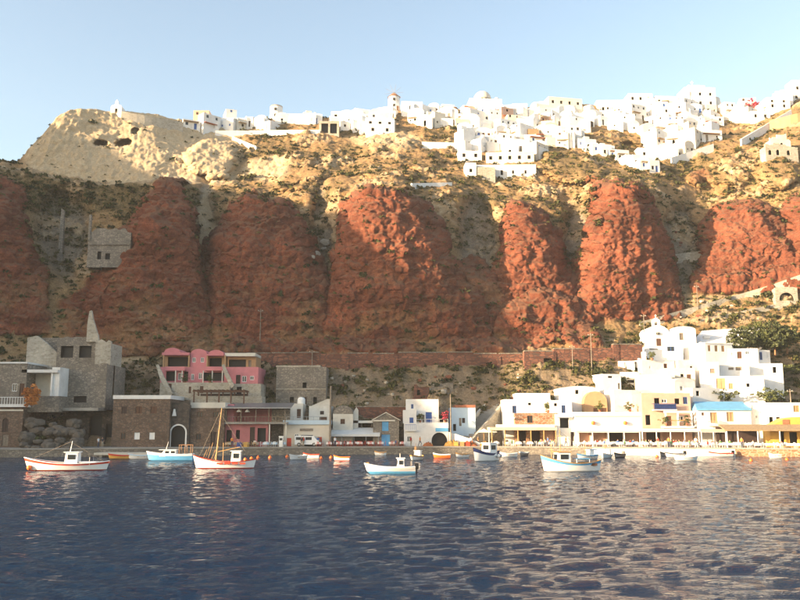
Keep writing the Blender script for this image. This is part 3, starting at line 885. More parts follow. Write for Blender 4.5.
# --- big ruin
t = Bld('ruined_building', 'roofless grey stone ruin with two dark windows and a tall jagged wall spike', 'ruin', 58, 147, z=P(58, 440, 147).z)
t.block(44, 86, 338, 364, 8, 'stone_grey', [('k', 48, 61, 344, 356), ('k', 67, 80, 344, 356)], y0=3.5, roof='ruin', rise=.6, found=1)
t.block(57, 103, 364, 408, 10, 'stone_grey', [('k', 71, 84, 396, 402.5)], y0=0.5, roof='ruin', rise=.9, found=.3)
t.block(86, 102, 342, 364, 6, 'stone_pale', y0=2.5, roof='ruin', rise=1.6, found=1)
MB().prism([(t.x(10), t.zz(385)), (t.x(10), t.zz(335)), (t.x(20), t.zz(333)), (t.x(30), t.zz(340)), (t.x(44), t.zz(352)), (t.x(57), t.zz(362)), (t.x(57), t.zz(385))], 4.5, 5.2).build('slanting_wall', 'stone_pale', t.root)
t.box('long_wall', 18, 44, 334, 352, 6.5, 7.1, 'stone_grey')
sx0, sx1 = t.x(75), t.x(88)
MB().prism([(sx0, t.zz(340)), (sx1, t.zz(340)), (sx1 - .2, t.zz(334)), (sx0 + 1.0, t.zz(317)), (sx0 + .6, t.zz(308)), (sx0 + .25, t.zz(309)), (sx0, t.zz(322))], 3.0, 3.6).build('wall_spike', 'stone_pale', t.root)
MB().prism([(t.x(103), t.zz(400)), (t.x(103), t.zz(364)), (t.x(100), t.zz(352)), (t.x(96), t.zz(342)), (t.x(96), t.zz(400))], 4.0, 4.6).build('gable_stub', 'stone_pale', t.root)
t.box('floor_slab', 60, 102, 408, 411, -2.2, 2, 'concrete')
t.block(60, 111, 411.5, None, 6, 'stone_dark', [('k', 66, 76, 424, 446), ('k', 84, 97, 416, 446), ('k', 101, 109, 424, 446)], y0=2.5, roof='none', found=1)
# --- brown two storey house
qyY = 145.0
t = Bld('stone_house', 'two-storey dark brown stone house with white roof band and three red-brown shutters', 'house', 140, 144.5)
t.block(112, 169, 399, None, 9, 'stone_brown', [('h', 120.5, 126, 406.5, 413.5), ('r', 134.5, 141, 406.5, 413.5), ('r', 149.5, 156, 406.5, 413.5), ('n', 121, 126, 432.5, 439.5), ('s', 134.5, 140, 432.5, 439.5), ('s', 149.5, 155, 432.5, 439.5)], roof='none')
t.box('roof_band', 111.5, 169.5, 395.2, 399, -.15, 9.1, 'white')
# --- arch passage
t = Bld('gatehouse', 'dark stone gatehouse with white-rimmed arch beside the brown house', 'gatehouse', 179, 145.5)
t.block(169.2, 188.6, 405, None, 8, 'stone_dark', [('k', 171, 186, 425.5, 447, 1)], roof='ruin', rise=.8)
K = 14; a0, a1 = t.x(170), t.x(187); zt = t.zz(424); zs = zt - (a1 - a0) / 2; mb = MB(); xm = (a0 + a1) / 2; rr = (a1 - a0) / 2
for k in range(K):
    u0, u1 = math.pi * k / K, math.pi * (k + 1) / K
    mb.prism([(xm - rr * math.cos(u0), zs + rr * math.sin(u0)), (xm - rr * math.cos(u1), zs + rr * math.sin(u1)), (xm - (rr - .25) * math.cos(u1), zs + (rr - .25) * math.sin(u1)), (xm - (rr - .25) * math.cos(u0), zs + (rr - .25) * math.sin(u0))], -.12, -.01)
for x_ in (a0, a1 - .25): mb.box(x_, x_ + .25, -.12, -.01, 0, zs)
mb.build('arch_rim', 'white', t.root)
MB().prism([(t.x(172), t.zz(416)), (t.x(176), t.zz(416)), (t.x(174.6), t.zz(409)), (t.x(173.4), t.zz(409))], -.35, -.02).build('shrine_niche', 'white', t.root)
# --- second stone house
t = Bld('stone_house', 'two-storey brown stone house with pale roof terrace, behind the tall mast', 'house', 205, 146.5)
t.block(189, 224, 408, None, 8, 'stone_brown', [('n', 196.5, 202.5, 411.5, 417.5), ('n', 212.5, 218.5, 411.5, 417.5), ('n', 196, 201.5, 433.5, 440), ('D', 211, 217, 432, 446.5)], roof='none')
t.box('roof_band', 188.6, 224.4, 402.5, 408, .2, 8.1, 'offwhite')
# --- pink hotel
t = Bld('hotel', 'pink terraced hotel with vaulted roofs and shaded verandas', 'hotel', 208, 158, z=P(208, 394, 158).z)
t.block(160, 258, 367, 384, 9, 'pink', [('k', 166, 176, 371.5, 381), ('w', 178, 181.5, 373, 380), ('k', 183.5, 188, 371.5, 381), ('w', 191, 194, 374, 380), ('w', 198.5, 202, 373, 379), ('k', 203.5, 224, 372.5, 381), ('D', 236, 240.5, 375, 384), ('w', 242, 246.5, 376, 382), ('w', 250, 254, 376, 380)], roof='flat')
t.block(160, 186, 355, 367, 6, 'ochre', [('k', 163.5, 184, 356, 365.5)], y0=2.5, roof='slab', roofmat='pink')
t.block(188, 204.4, 353.5, 367, 7, 'pink', [('w', 190, 193.5, 357, 362), ('w', 198.5, 202, 357, 362)], y0=1.2, roof='none')
t.block(204.6, 223, 355.5, 367, 6, 'ochre', [('k', 206, 218.5, 357, 366)], y0=2.4, roof='slab', roofmat='pink')
t.block(224, 253, 355, 367, 6, 'ochre', [('k', 225.5, 243, 358.5, 366), ('g', 245.5, 248.5, 359, 367)], y0=2.6, roof='none')
t.box('roof_slab', 222.5, 253, 352.3, 355.6, 1.4, 8.6, 'offwhite')
for a_, b_, top_, sp_ in ((160, 177, 346.8, 352.4), (188, 204.4, 348.3, 353.6), (205, 221, 349, 353.8)):
    t.vault(a_, b_, top_, sp_, 1.2 if a_ == 188 else 1.8, 6.5, 'pink')
t.box('veranda_roof', 160, 187.5, 352.2, 354.8, .6, 8.2, 'pink')
t.box('veranda_roof', 204.8, 222, 353.6, 355.4, .6, 8.2, 'pink')
for p_ in (161, 186.5, 205, 222.8): t.box('pillar', p_, p_ + 1.2, 354.8, 367, .7, 1.0, 'ochre')
for a_, b_ in ((166, 186), (206, 224)): t.box('veranda_wall', a_, b_, 367, 371, -1.2, -.9, 'pink'); t.box('veranda_floor', a_, b_, 370.4, 371, -.9, 0, 'pink_dark')
for p_ in (176.5, 183, 204, 213, 223): t.box('pillar', p_, p_ + .9, 371, 384, -1.15, -.95, 'offwhite')
t.block(163, 232, 383, 394, 6, 'stone_pale', [('d', 171, 174.5, 384, 391), ('d', 191.5, 194, 387, 393.5), ('d', 202.5, 206, 386.5, 393.5)], y0=-1.8, roof='flat', found=5)
t.block(234, 262, 384, 398, 6, 'stone_pale', [('k', 238, 243, 387, 394)], y0=-1.0, roof='flat', found=5)
for (p0, y0_, p1, y1_) in ((159, 366, 174, 394), (224, 366, 234, 386)):
    mb = MB(); mb.prism([(t.x(p0), t.zz(y0_)), (t.x(p0 + 2), t.zz(y0_ - 1)), (t.x(p0 + 3 + (p1 - p0) * .35), t.zz(y0_ + (y1_ - y0_) * .4)), (t.x(p1 + 3), t.zz(y1_)), (t.x(p1), t.zz(y1_ + 3)), (t.x(p0 + (p1 - p0) * .3), t.zz(y0_ + (y1_ - y0_) * .48))], -2.4, -1.9)
    mb.build('stair_wall', 'stone_pale', t.root)
# --- garden terrace below the hotel
t = Bld('terrace_wall', 'whitewashed rubble terrace wall between pink hotel and stone houses', 'wall', 222, 153.5, z=P(222, 412, 153.5).z)
t.block(176, 262, 396, 410, 4, 'stone_pale', [('k', 184, 188, 400, 408)], found=4)
# --- timber pergola
t = Bld('timber_pergola', 'dark brown timber pergola over the terrace below the pink hotel', 'pergola', 219, 151, z=P(219, 405, 151).z)
for p_ in (194, 207, 219, 231, 244): t.box('post', p_ - .6, p_ + .6, 391.8, 408, .1, .35, 'brown'); t.box('post', p_ - .6, p_ + .6, 391.8, 408, 3.4, 3.65, 'brown')
for y_ in (.05, 3.35): t.box('beam', 192.5, 245.5, 390.4, 391.8, y_, y_ + .35, 'brown')
for i in range(13):
    p_ = 194 + i * 4.15; t.box('rafter', p_ - .35, p_ + .35, 389.5, 390.35, -.4, 4.2, 'brown')
t.box('back_screen', 196, 243, 393, 403, 3.7, 3.75, 'darkbrown')
# --- two level restaurant
t = Bld('restaurant', 'two-level dark pink taverna with open upper dining deck and grey awning', 'restaurant', 252, 147.5)
t.block(224.6, 268, 424, None, 6, 'pink_dark', [('k', 226.5, 232, 430, 446), ('k', 236, 240, 430, 439), ('D', 250, 255, 427, 446), ('k', 257.5, 266, 428, 442)], roof='none')
t.box('deck', 224.4, 287, 422.2, 424, -.8, 6.5, 'concrete')
t.rail(225, 286, 416.5, 422.2, -.7, 'woodgrey', .6)
for p_ in (226, 241, 256, 269, 285): t.post(p_, 408, 422.2, -.5, 'woodgrey', .08)
t.box('back_wall', 225, 268, 406.5, 422.2, 4.2, 4.5, 'pink_dark'); t.box('back_wall', 268.2, 287, 406.5, 446, 3.6, 4.0, 'stone_grey')
t.box('pink_pier', 224.2, 232, 404, 422.2, 1.2, 4.2, 'pink')
mb = MB(); z0_, z1_ = t.zz(408.5), t.zz(403.5); a_, b_ = t.x(223.5), t.x(291)
mb.add([(a_, -1.2, z0_), (b_, -1.2, z0_), (b_, 4.6, z1_ + .1), (a_, 4.6, z1_ + .1), (a_, -1.2, z0_ + .14), (b_, -1.2, z0_ + .14), (b_, 4.6, z1_ + .24), (a_, 4.6, z1_ + .24)], [(0,3,2,1),(4,5,6,7),(0,1,5,4),(1,2,6,5),(2,3,7,6),(3,0,4,7)])
mb.build('awning', 'metal', t.root)
for p_ in (270, 286.3): t.box('pillar', p_ - .5, p_ + .5, 424, None, -.6, -.3, 'offwhite')
for p_, w_ in ((236, 5), (244.5, 4.5)): MB().prism([(t.x(p_), t.zz(412)), (t.x(p_ + w_), t.zz(412)), (t.x(p_ + w_ / 2), t.zz(409))], -.3, .8).build('parasol', 'canvas', t.root)
# --- cream shop
t = Bld('shop', 'cream harbour shop with pale blue roof edge and small sign board', 'shop', 306, 149.5)
t.block(283.5, 329, 424.5, None, 7, 'cream', [('R', 287, 291.5, 438, 446.5), ('w', 294.5, 299, 434, 439.5), ('k', 301, 313, 435, 446), ('R', 318, 322, 437, 446.5)], roof='none')
t.box('roof_edge', 283, 329.5, 420.3, 424.5, -.3, 7.1, 'paleblue')
t.box('sign_board', 300, 313, 428.5, 431, -.15, -.01, 'woodgrey')
t.rail(286, 327, 416.5, 420.3, 0.1, 'metal', 1.2)
t = Bld('house', 'white flat-roofed house with a white water tank above the cream shop', 'house', 288, 156, z=P(288, 420, 156).z)
t.block(275, 303, 403.5, 422, 6, 'offwhite', [('d', 297, 301, 409, 418), ('k', 280, 285, 411, 418)], found=3)
MB().lathe([(0, 0), (.7, 0), (.75, .2), (.75, 1.0), (.55, 1.35), (0, 1.5)], (t.x(300), 2, t.zz(404.5)), 14).build('water_tank', 'white_clean', t.root)
# --- grey ruin with three openings
t = Bld('ruined_house', 'large roofless grey stone house with one small square window high up', 'ruin', 300, 161, z=P(300, 405, 161).z)
t.block(276, 326, 367, 406, 8, 'stone_grey', [('k', 302.5, 306.5, 382.5, 388), ('D', 303, 307, 397, 404.5), ('k', 313.5, 317, 397, 404.5), ('k', 290, 294, 397, 404.5)], roof='none', found=4)
t.box('roof_slab', 275.5, 320, 365.4, 367, -.1, 8.1, 'stone_pale')
t.box('string_course', 276, 326, 388.5, 389.5, -.15, -.01, 'stone_pale')
# --- small houses mid
t = Bld('house', 'small whitewashed house with stepped gable wall beside the tall pole', 'house', 322, 155.5, z=P(322, 425, 155.5).z)
t.block(309, 331, 406, 428, 6, 'offwhite', [('D', 320, 324, 411, 414.5), ('r', 319.5, 327, 417, 421.5)], roof='none', found=2)
MB().prism([(t.x(311), t.zz(406)), (t.x(331), t.zz(406)), (t.x(330), t.zz(399)), (t.x(327), t.zz(399))], 0, .5).build('gable', 'offwhite', t.root)
t = Bld('house', 'low stone cottage with rounded vault roof and one brown shutter', 'cottage', 343, 154, z=P(343, 430, 154).z)
t.block(333, 353, 414, 434, 7, 'offwhite', [('r', 340.5, 345, 419, 424)], roof='vault', rise=1.6, roofmat='stone_grey', found=2)
MB().prism([(t.x(353), t.zz(430)), (t.x(353), t.zz(412)), (t.x(356), t.zz(407)), (t.x(358), t.zz(410)), (t.x(358), t.zz(430))], 1, 1.5).build('buttress', 'offwhite', t.root)
# --- long awning
t = Bld('awning', 'long white canvas awning on thin posts over the red chairs', 'awning', 356, 151.5)
mb = MB(); a_, b_ = t.x(330.5), t.x(380); z0_, z1_ = t.zz(434.5), t.zz(428)
mb.add([(a_, 0, z0_), (b_, 0, z0_), (b_, 4, z1_), (a_, 4, z1_), (a_, 0, z0_ + .06), (b_, 0, z0_ + .06), (b_, 4, z1_ + .06), (a_, 4, z1_ + .06)], [(0,3,2,1),(4,5,6,7),(0,1,5,4),(1,2,6,5),(2,3,7,6),(3,0,4,7)])
mb.build('canvas', 'canvas', t.root)
box('valance', a_, b_, -.04, -.002, z0_ - .35, z0_ + .02, 'canvas', t.root)
for p_ in (332, 342, 354, 366, 378.5): t.post(p_, 434, None, .1, 'metal', .05)
t.box('back_wall', 331, 380, 430, None, 4.4, 4.7, 'stone_dark')
t = Bld('awning', 'short striped grey awning behind the blue-doored stone house front', 'awning', 362, 156, z=P(362, 428, 156).z)
t.box('roof_slab', 352, 373, 420.6, 423, -1, 3, 'canvas'); t.box('back_wall', 353, 373, 423, 436, 2.2, 2.6, 'stone_dark')
for p_ in (353, 362, 372): t.post(p_, 423, 436, -.8, 'woodgrey', .06)
# --- blue door stone house
t = Bld('stone_house', 'brown stone house with white-edged gable and bright blue double doors', 'house', 386, 152.5)
t.block(373, 399, 420, None, 6, 'stone_grey', [('B', 382, 388.5, 421.5, 431), ('B', 381.5, 390, 434.5, 446.5)], roof='gable', rise=1.3, roofmat='offwhite')
t.box('string_course', 373, 395, 420, 421.3, -.2, -.01, 'offwhite')
# --- retaining wall behind
t = Bld('retaining_wall', 'reddish brown retaining wall behind the blue-doored stone house', 'wall', 383, 160, z=P(383, 428, 160).z)
t.block(355, 408, 407, 425, 2, 'stone_red', found=3, roof='none'); t.box('coping', 355, 408, 406, 407, -.1, 2.1, 'stone_grey')
# --- white house with balcony
t = Bld('house', 'white two-storey harbour house with blue door, blue balcony and a wide arch', 'house', 428, 151.5)
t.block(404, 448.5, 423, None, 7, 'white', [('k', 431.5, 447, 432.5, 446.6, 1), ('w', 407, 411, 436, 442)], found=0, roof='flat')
t.block(403, 416.5, 410, 423.2, 6.9, 'white', [('b', 409.5, 413.5, 417.5, 424)], y0=-.02, roof='none', name='side_wall')
t.block(406, 439, 399, 423, 6, 'white', [('W', 411.2, 413.6, 404, 408.5), ('b', 426, 432.2, 412, 423), ('g', 422.3, 424.6, 413, 422.5), ('w', 435, 436.5, 417.5, 419.5)], y0=1.0, side_r=[('w', 1.8, 2.8, 4.4 + 2.0, 5.8 + 2.0)])
t.balcony(405, 416, 424.5, 430, 'blue', .8)
t.vault(415.5, 425, 410.5, 415, .6, .4, 'white', 'porch_hood')
t.rail(418, 448, 419, 423, .15, 'white', .7, 'parapet')
t.box('sign', 435.5, 448, 428, 431.5, -.12, -.01, 'skyblue')
# --- light blue house
t = Bld('house', 'pale blue house with red tiled roof edge beside the stone staircase', 'house', 463, 155, z=P(463, 432, 155).z)
t.block(450.5, 475.5, 407.5, 434, 6, 'paleblue', [('g', 459, 461.5, 418, 426), ('D', 462, 465, 418, 423), ('k', 453, 456, 424, 431)], found=2, roof='none')
t.box('roof_edge', 455, 475.5, 405, 407.5, -.1, 6.1, 'tile')
# --- ruined huts on the rubble slope
t = Bld('ruined_hut', 'low roofless grey hut on the rubble slope above the white balcony house', 'ruin', 442, 164, z=P(442, 394, 164).z)
t.block(431, 453, 384, 394, 3, 'stone_grey', [('k', 447, 450, 388, 393)], roof='ruin', rise=.7, found=3)
t = Bld('ruined_hut', 'collapsed reddish hut wall left of the roofless grey hut', 'ruin', 421, 163, z=P(421, 396, 163).z)
t.block(414, 429, 387, 396, 3, 'stone_red', [('k', 417, 420, 390, 395)], roof='ruin', rise=1.0, found=3)
# --- stone staircase
root = empty('staircase', PZ(461, 152.5, QZ)); tag(root, 'broad stone staircase climbing between pale blue house and rubble slope', 'staircase')
o0 = PZ(461, 152.5, QZ); e0 = P(497, 404, 163)
for i in range(22):
    f0, f1 = i / 22, (i + 1) / 22
    p = o0.lerp(e0, f0); q = o0.lerp(e0, f1)
    mb = MB(); dx_ = (q - p); pr = Vector((-dx_.y, dx_.x, 0)).normalized() * 1.6
    base = [p - pr, q - pr * 1.0, q + pr * 1.0, p + pr]
    mb.add([(v.x - o0.x, v.y - o0.y, -2.5) for v in base] + [(v.x - o0.x, v.y - o0.y, q.z - o0.z) for v in base], [(0,3,2,1),(4,5,6,7),(0,1,5,4),(1,2,6,5),(2,3,7,6),(3,0,4,7)])
    mb.build('step', 'concrete', root)
for sgn, mt in ((-1, 'stone_pale'), (1, 'offwhite')):
    d_ = (e0 - o0); pr = Vector((-d_.y, d_.x, 0)).normalized() * 1.75 * sgn; pr2 = pr * 1.25
    a = [o0 + pr, e0 + pr, e0 + pr2, o0 + pr2]
    mb = MB(); mb.add([(v.x - o0.x, v.y - o0.y, v.z - o0.z - 3.0) for v in a] + [(v.x - o0.x, v.y - o0.y, v.z - o0.z + .9) for v in a], [(0,3,2,1),(4,5,6,7),(0,1,5,4),(1,2,6,5),(2,3,7,6),(3,0,4,7)])
    mb.build('side_wall', mt, root)
# --- white wall sweep by the arch
t = Bld('wall', 'low curved white wall sweeping down from the wide arch to the quay stairs', 'wall', 462, 150.8)
MB().prism([(t.x(449), 0), (t.x(480), 0), (t.x(480), t.zz(443)), (t.x(468), t.zz(438)), (t.x(456), t.zz(434)), (t.x(449), t.zz(432))], 0, .4).build('wall', 'white', t.root)

# --- right cluster at the quay
t = Bld('house', 'white house with orange stone ground floor behind the straw canopy', 'house', 532, 153)
t.block(506, 553, 399, 424, 6, 'white', [('W', 514, 518, 405.5, 413), ('k', 530, 533, 402.5, 405)], y0=1.5, roof='flat', found=6)
t.block(515, 557.5, 413, None, 4, 'stone_orange', [('n', 527.5, 533, 415.5, 423), ('j', 519, 526, 431, 446), ('j', 530, 540, 431, 446), ('i', 544, 554, 431, 446)], roof='flat', y0=0)
t.block(521, 556, 392, 400, 6, 'white', y0=5, found=4)
t.balcony(507.5, 514.5, 413, 417.5, 'metal', .8)
t = Bld('canopy', 'straw-coloured canopy on pale posts in front of the orange stone house', 'canopy', 528, 149.5)
t.box('roof', 490, 557, 427.2, 430.2, 0, 5, 'canvas_cream')
for p_ in (492, 505, 518, 531, 544, 556): t.post(p_, 430.2, None, .2, 'woodlight', .09)
t.box('fascia', 499, 556, 424.5, 427.1, 1.0, 4.9, 'white')
t = Bld('house', 'narrow white house with dark doorway between the canopies', 'house', 566, 152)
t.block(556, 577, 414, None, 6, 'white', [('k', 560, 569, 418, 428), ('D', 570.5, 575, 432, 446)], roof='flat')
t.block(552, 574, 400, 414.5, 5, 'white', [('W', 563.5, 567.5, 405, 413), ('k', 556, 559, 403, 406)], y0=1.2, found=1)
t.box('canopy_slab', 556.5, 572, 415.6, 417.4, -1.2, -.01, 'paleblue')
# long white building
t = Bld('restaurant', 'long white taverna front with two orange lamps above the seaside canopy', 'restaurant', 608, 150.5)
t.block(575.5, 642, 412, None, 6, 'white', [('i', 579, 590.5, 432.5, 446), ('i', 593, 606.5, 432.5, 446), ('j', 609, 622.5, 432.5, 446), ('i', 625, 639, 432.5, 446)], roof='flat')
t.box('string_course', 575, 642.5, 415.5, 417, -.12, -.01, 'cream')
for p_ in (593, 625): MB().lathe([(0, -.35), (.25, -.3), (.38, 0), (.25, .3), (0, .35)], (t.x(p_), -.3, t.zz(423)), 10).build('lamp', 'orange', t.root)
t = Bld('house', 'ochre stuccoed house with arched top and red shutter behind the long taverna', 'house', 595, 156, z=P(595, 416, 156).z)
t.block(584, 607, 402, 418, 6, 'ochre', [('D', 592, 598, 395.5 + 1, 400.5 + 1), ('r', 593, 607 - .6, 408, 412)], roof='vault', rise=2.0, found=2)
# peach house
t = Bld('house', 'peach house with blue balcony above white portico', 'house', 666, 150)
t.block(643, 692, 393, None, 6, 'peach', [('k', 655.5, 661, 398, 404), ('w', 663, 668, 399, 403), ('k', 676, 681, 398.5, 404), ('k', 646, 651, 415, 425), ('d', 667, 672, 416, 426), ('w', 678, 684, 416, 422), ('W', 684.5, 689, 397, 404), ('j', 646, 660, 432.5, 446), ('i', 663, 685, 432.5, 446)], roof='flat')
t.balcony(653, 676, 403.5, 409.5, 'navy', 1.1); t.box('balcony_screen', 653.6, 675.4, 404.2, 409.4, -1.04, -1.0, 'navy')
for p_ in (663, 675, 688.5): t.box('pillar', p_, p_ + 1.5, 413, 427.5, -1.6, -1.35, 'white')
t.box('portico_beam', 662, 690.5, 411, 413, -1.7, -1.3, 'white'); t.box('portico_floor', 661, 691, 426, 428, -1.7, -.01, 'white')
t.box('portico_rail', 664.5, 688.4, 420, 421, -1.6, -1.5, 'woodlight')
# blue-roofed house
t = Bld('house', 'white house with sky-blue sloped roof and two brown-shuttered windows', 'house', 725, 148)
t.block(698.5, 752, 408.5, None, 6, 'white', [('d', 702.5, 705, 412.5, 415.5), ('o', 711, 718, 412.5, 423), ('o', 727.5, 734.5, 412, 421.5)], roof='none', side_r=[('d', 1.5, 2.5, 4.2, 5.4), ('d', 3.5, 4.4, 5.4, 6.6)])
mb = MB(); a_, b_ = t.x(697.5), t.x(752.4); z0_, z1_ = t.zz(409), t.zz(401)
mb.prism([(0, 0)] * 0 or [(a_, z0_), (b_, z0_), (b_, z0_ + .01), (a_, z0_ + .01)], 5.9, 6.0)
mb.v = []; mb.f = []; mb.m = []
mb.add([(a_, -.25, z0_), (b_, -.25, z0_), (b_, 3.6, z1_), (a_ + .9, 3.6, z1_), (a_, 6.2, z0_), (b_, 6.2, z0_), (a_, -.25, z0_ - .25), (b_, -.25, z0_ - .25), (a_, 6.2, z0_ - .25), (b_, 6.2, z0_ - .25)],
       [(0,1,2,3),(3,2,5,4),(0,3,4),(1,5,2),(6,7,1,0),(4,5,9,8),(7,9,5,1),(8,6,0,4),(6,8,9,7)])
mb.build('roof', 'blueroof', t.root)
t.balcony(708, 720, 421, 425, 'peach', .7)
t.block(752.2, 766, 402.5, None, 5.5, 'white', [('w', 755, 757.5, 405, 409), ('w', 758, 760.5, 415, 419)], y0=.8, roof='flat', name='side_wing')
# right white building
t = Bld('house', 'long plain white building with large brown window beside the yellow taverna', 'house', 790, 147)
t.block(766.5, 850, 402.5, None, 7, 'white', [('k', 770, 774, 417, 423), ('k', 777, 781, 417, 423), ('o', 795, 801, 405.5, 412), ('w', 815, 822, 406, 412)], roof='flat')
t = Bld('restaurant', 'yellow taverna with peaked front and tiled roof at the quay', 'restaurant', 800, 143)
t.block(770, 850, 426.5, None, 3, 'yellow', [('k', 779.5, 784, 431.5, 446), ('k', 789, 797, 432, 446), ('k', 806, 812, 432, 446)], roof='none')
MB().prism([(t.x(771), t.zz(426.4)), (t.x(850), t.zz(426.4)), (t.x(850), t.zz(419)), (t.x(800), t.zz(417)), (t.x(786), t.zz(418.5))], .02, 2.9).build('gable', 'yellow', t.root)
t.box('sign', 783, 789.5, 419.6, 424.2, -.08, .015, 'tile')
# seaside canopies
def canopy(label, p0, p1, pt, pb, Y, posts, roofmat, postmat, dep=4.0):
    t = Bld('canopy', label, 'canopy', (p0 + p1) / 2, Y)
    t.box('roof', p0, p1, pt, pb, 0, dep, roofmat)
    n = posts
    for i in range(n): t.post(p0 + 1 + (p1 - p0 - 2) * i / (n - 1), pb, None, .25, postmat, .08)
    t.box('beam', p0 + .5, p1 - .5, pb, pb + .9, .15, .35, postmat)
    return t
canopy('long white seaside canopy below the two orange lamps', 576, 641, 429.3, 431.6, 146.3, 5, 'canvas', 'white_clean', 4.0)
canopy('white seaside canopy below the peach house', 641.6, 700, 428.6, 431, 145, 5, 'canvas', 'white_clean', 4.4)
canopy('cream seaside canopy below the blue-roofed house', 700.6, 727, 429.2, 431.4, 143.5, 3, 'canvas_cream', 'white_clean', 4.0)
t = Bld('canopy', 'wide straw-thatched canopy on white posts reaching the yellow taverna', 'canopy', 770, 140.0)
mb = MB(); a_, b_ = t.x(725), t.x(850); z0_, z1_ = t.zz(431), t.zz(425.5)
mb.add([(a_, 0, z0_), (b_, 0, z0_), (b_, 2.9, z1_), (a_, 2.9, z1_), (a_, 0, z0_ + .18), (b_, 0, z0_ + .18), (b_, 2.9, z1_ + .18), (a_, 2.9, z1_ + .18)], [(0,3,2,1),(4,5,6,7),(0,1,5,4),(1,2,6,5),(2,3,7,6),(3,0,4,7)])
mb.build('thatch', 'straw', t.root)
for p_ in (727, 738, 758, 780, 802, 826, 849): t.post(p_, 431, None, .2, 'white_clean', .10)
box('back_wall', t.x(726), t.x(770), 4.4, 4.7, 0, t.zz(427), 'darkbrown', t.root)

# --- hillside houses above the right quay: (p0,p1,pt,pb,Y,dep,mat,roof,ops,label)
HILL = [
 (522,540,399,402,0,0,'','',[],''),
 (560,600,386,402,158,7,'white','vault',[('k', 575, 578.5, 390, 394)],'white vaulted house with a smooth rounded roof above the narrow doorway'),
 (602,622,374,400,160,6,'white','flat',[('k', 608, 613, 376, 378), ('g', 618.5, 621, 383, 389)],'tall plain white block house below the chapel steps'),
 (620,637,372,390,163,5,'offwhite','flat',[('k', 627, 634, 380, 383)],'small shaded white house with wide slot window beside the chapel steps'),
 (618,634,361,374,166,5,'white','flat',[('w', 624, 626.5, 361.5, 367)],'narrow white house stepping up towards the chapel'),
 (634,646,352,374,168,5,'white','flat',[('w', 632.5+3, 635.5+1.5, 358, 366)],'slim white house with grey shutter left of the chapel terrace'),
 (645,682,346,362,170,6,'white','flat',[('k', 650, 658, 348.5, 349.5), ('W', 667, 674, 343.5+3, 348.5+3)],'white chapel terrace house with pale blue window'),
 (640,676,360,374,165,6,'white','flat',[('w', 648, 650, 366, 369), ('d', 664, 668, 363.5, 368)],'long low white house under the chapel terrace'),
 (636,674,374,392,160,6,'cream','flat',[],'blank cream-washed wall house in the middle of the white hillside cluster'),
 (612,652,390,406,156,6,'white','flat',[('w', 640.5, 642.5, 388.5+3, 392+3)],'broad white house above the long taverna roof'),
 (673,697,378,402,157,6,'white','vault',[('w', 679, 683, 386, 391), ('k', 692, 694, 388, 394)],'white house with round vault top beside the peach house'),
 (668,694,368,380,162,5,'cream','flat',[('k', 680, 683, 374, 377), ('d', 686, 690, 374.5, 379)],'cream house with potted terrace behind the vaulted white house'),
 (676,702,360,376,166,5,'white','flat',[('k', 690, 693, 366, 371)],'white square house between the chapel and the big white roof'),
 (690,722,388,402,155,5,'white','flat',[('k', 694, 698, 391, 396)],'white terrace house behind the blue roof ridge'),
 (700,718,362,380,160,5,'white','flat',[('g', 709.5, 714, 368.5, 373.5)],'small white house with grey door below the ochre-shuttered house'),
 (716,762,376,396,158,7,'white','flat',[('o', 717.5, 726, 378, 389), ('o', 729, 733, 383, 389), ('k', 745.5, 748.5, 383.5, 387)],'wide white house with orange stone panels above the blue roof'),
 (712,748,365,378,162,5,'white','flat',[('g', 728, 733, 367.5, 370), ('g', 735, 741, 366.8, 370.5)],'long white house with two dark awninged windows under the big tree'),
 (744,781,363.5,376,163,6,'white','flat',[('k', 771.5, 775, 367, 373)],'white house with a grass-edged roof and one arched door under the trees'),
 (703,735,344,364,166,7,'white','slab',[('o', 706, 709.5, 345.5, 351.5), ('o', 714, 718, 345.5, 351.5), ('o', 722, 726, 345.5, 351.5)],'white house with three ochre shutters under an overhanging roof'),
 (731,757,348.5,363,166,6,'white','flat',[('d', 737, 741.5, 351.5, 358.5), ('w', 731.6, 734, 352, 356), ('w', 745, 748.5, 351, 354.5)],'white house with brown door and porthole windows by the trees'),
 (757,771,350,362,167,5,'white','flat',[('W', 758, 761.5, 352, 360), ('w', 767, 769, 352, 358)],'small white annex with dark blue door below the dense trees'),
]
for h in HILL[1:]:
    p0, p1, pt, pb, Y, dp, mt, rf, ops, lab = h
    t = Bld('house', lab, 'house', (p0 + p1) / 2, Y, pyb=pb, rz=rnd.choice([-.28, -.16, .12, .22, .3]), group='white houses climbing the hillside above the quay')
    if rf == 'vault':
        t.block(p0, p1, pt + 4, pb, dp, mt, ops, roof='vault', rise=t.zz(pt) - t.zz(pt + 4), found=5)
    else:
        t.block(p0, p1, pt, pb, dp, mt, ops, roof=rf, found=5)
    if rnd.random() < .5: t.box('chimney', p0 + 3, p0 + 5, pt - 2.5, pt + .5, 2, 2.7, mt)
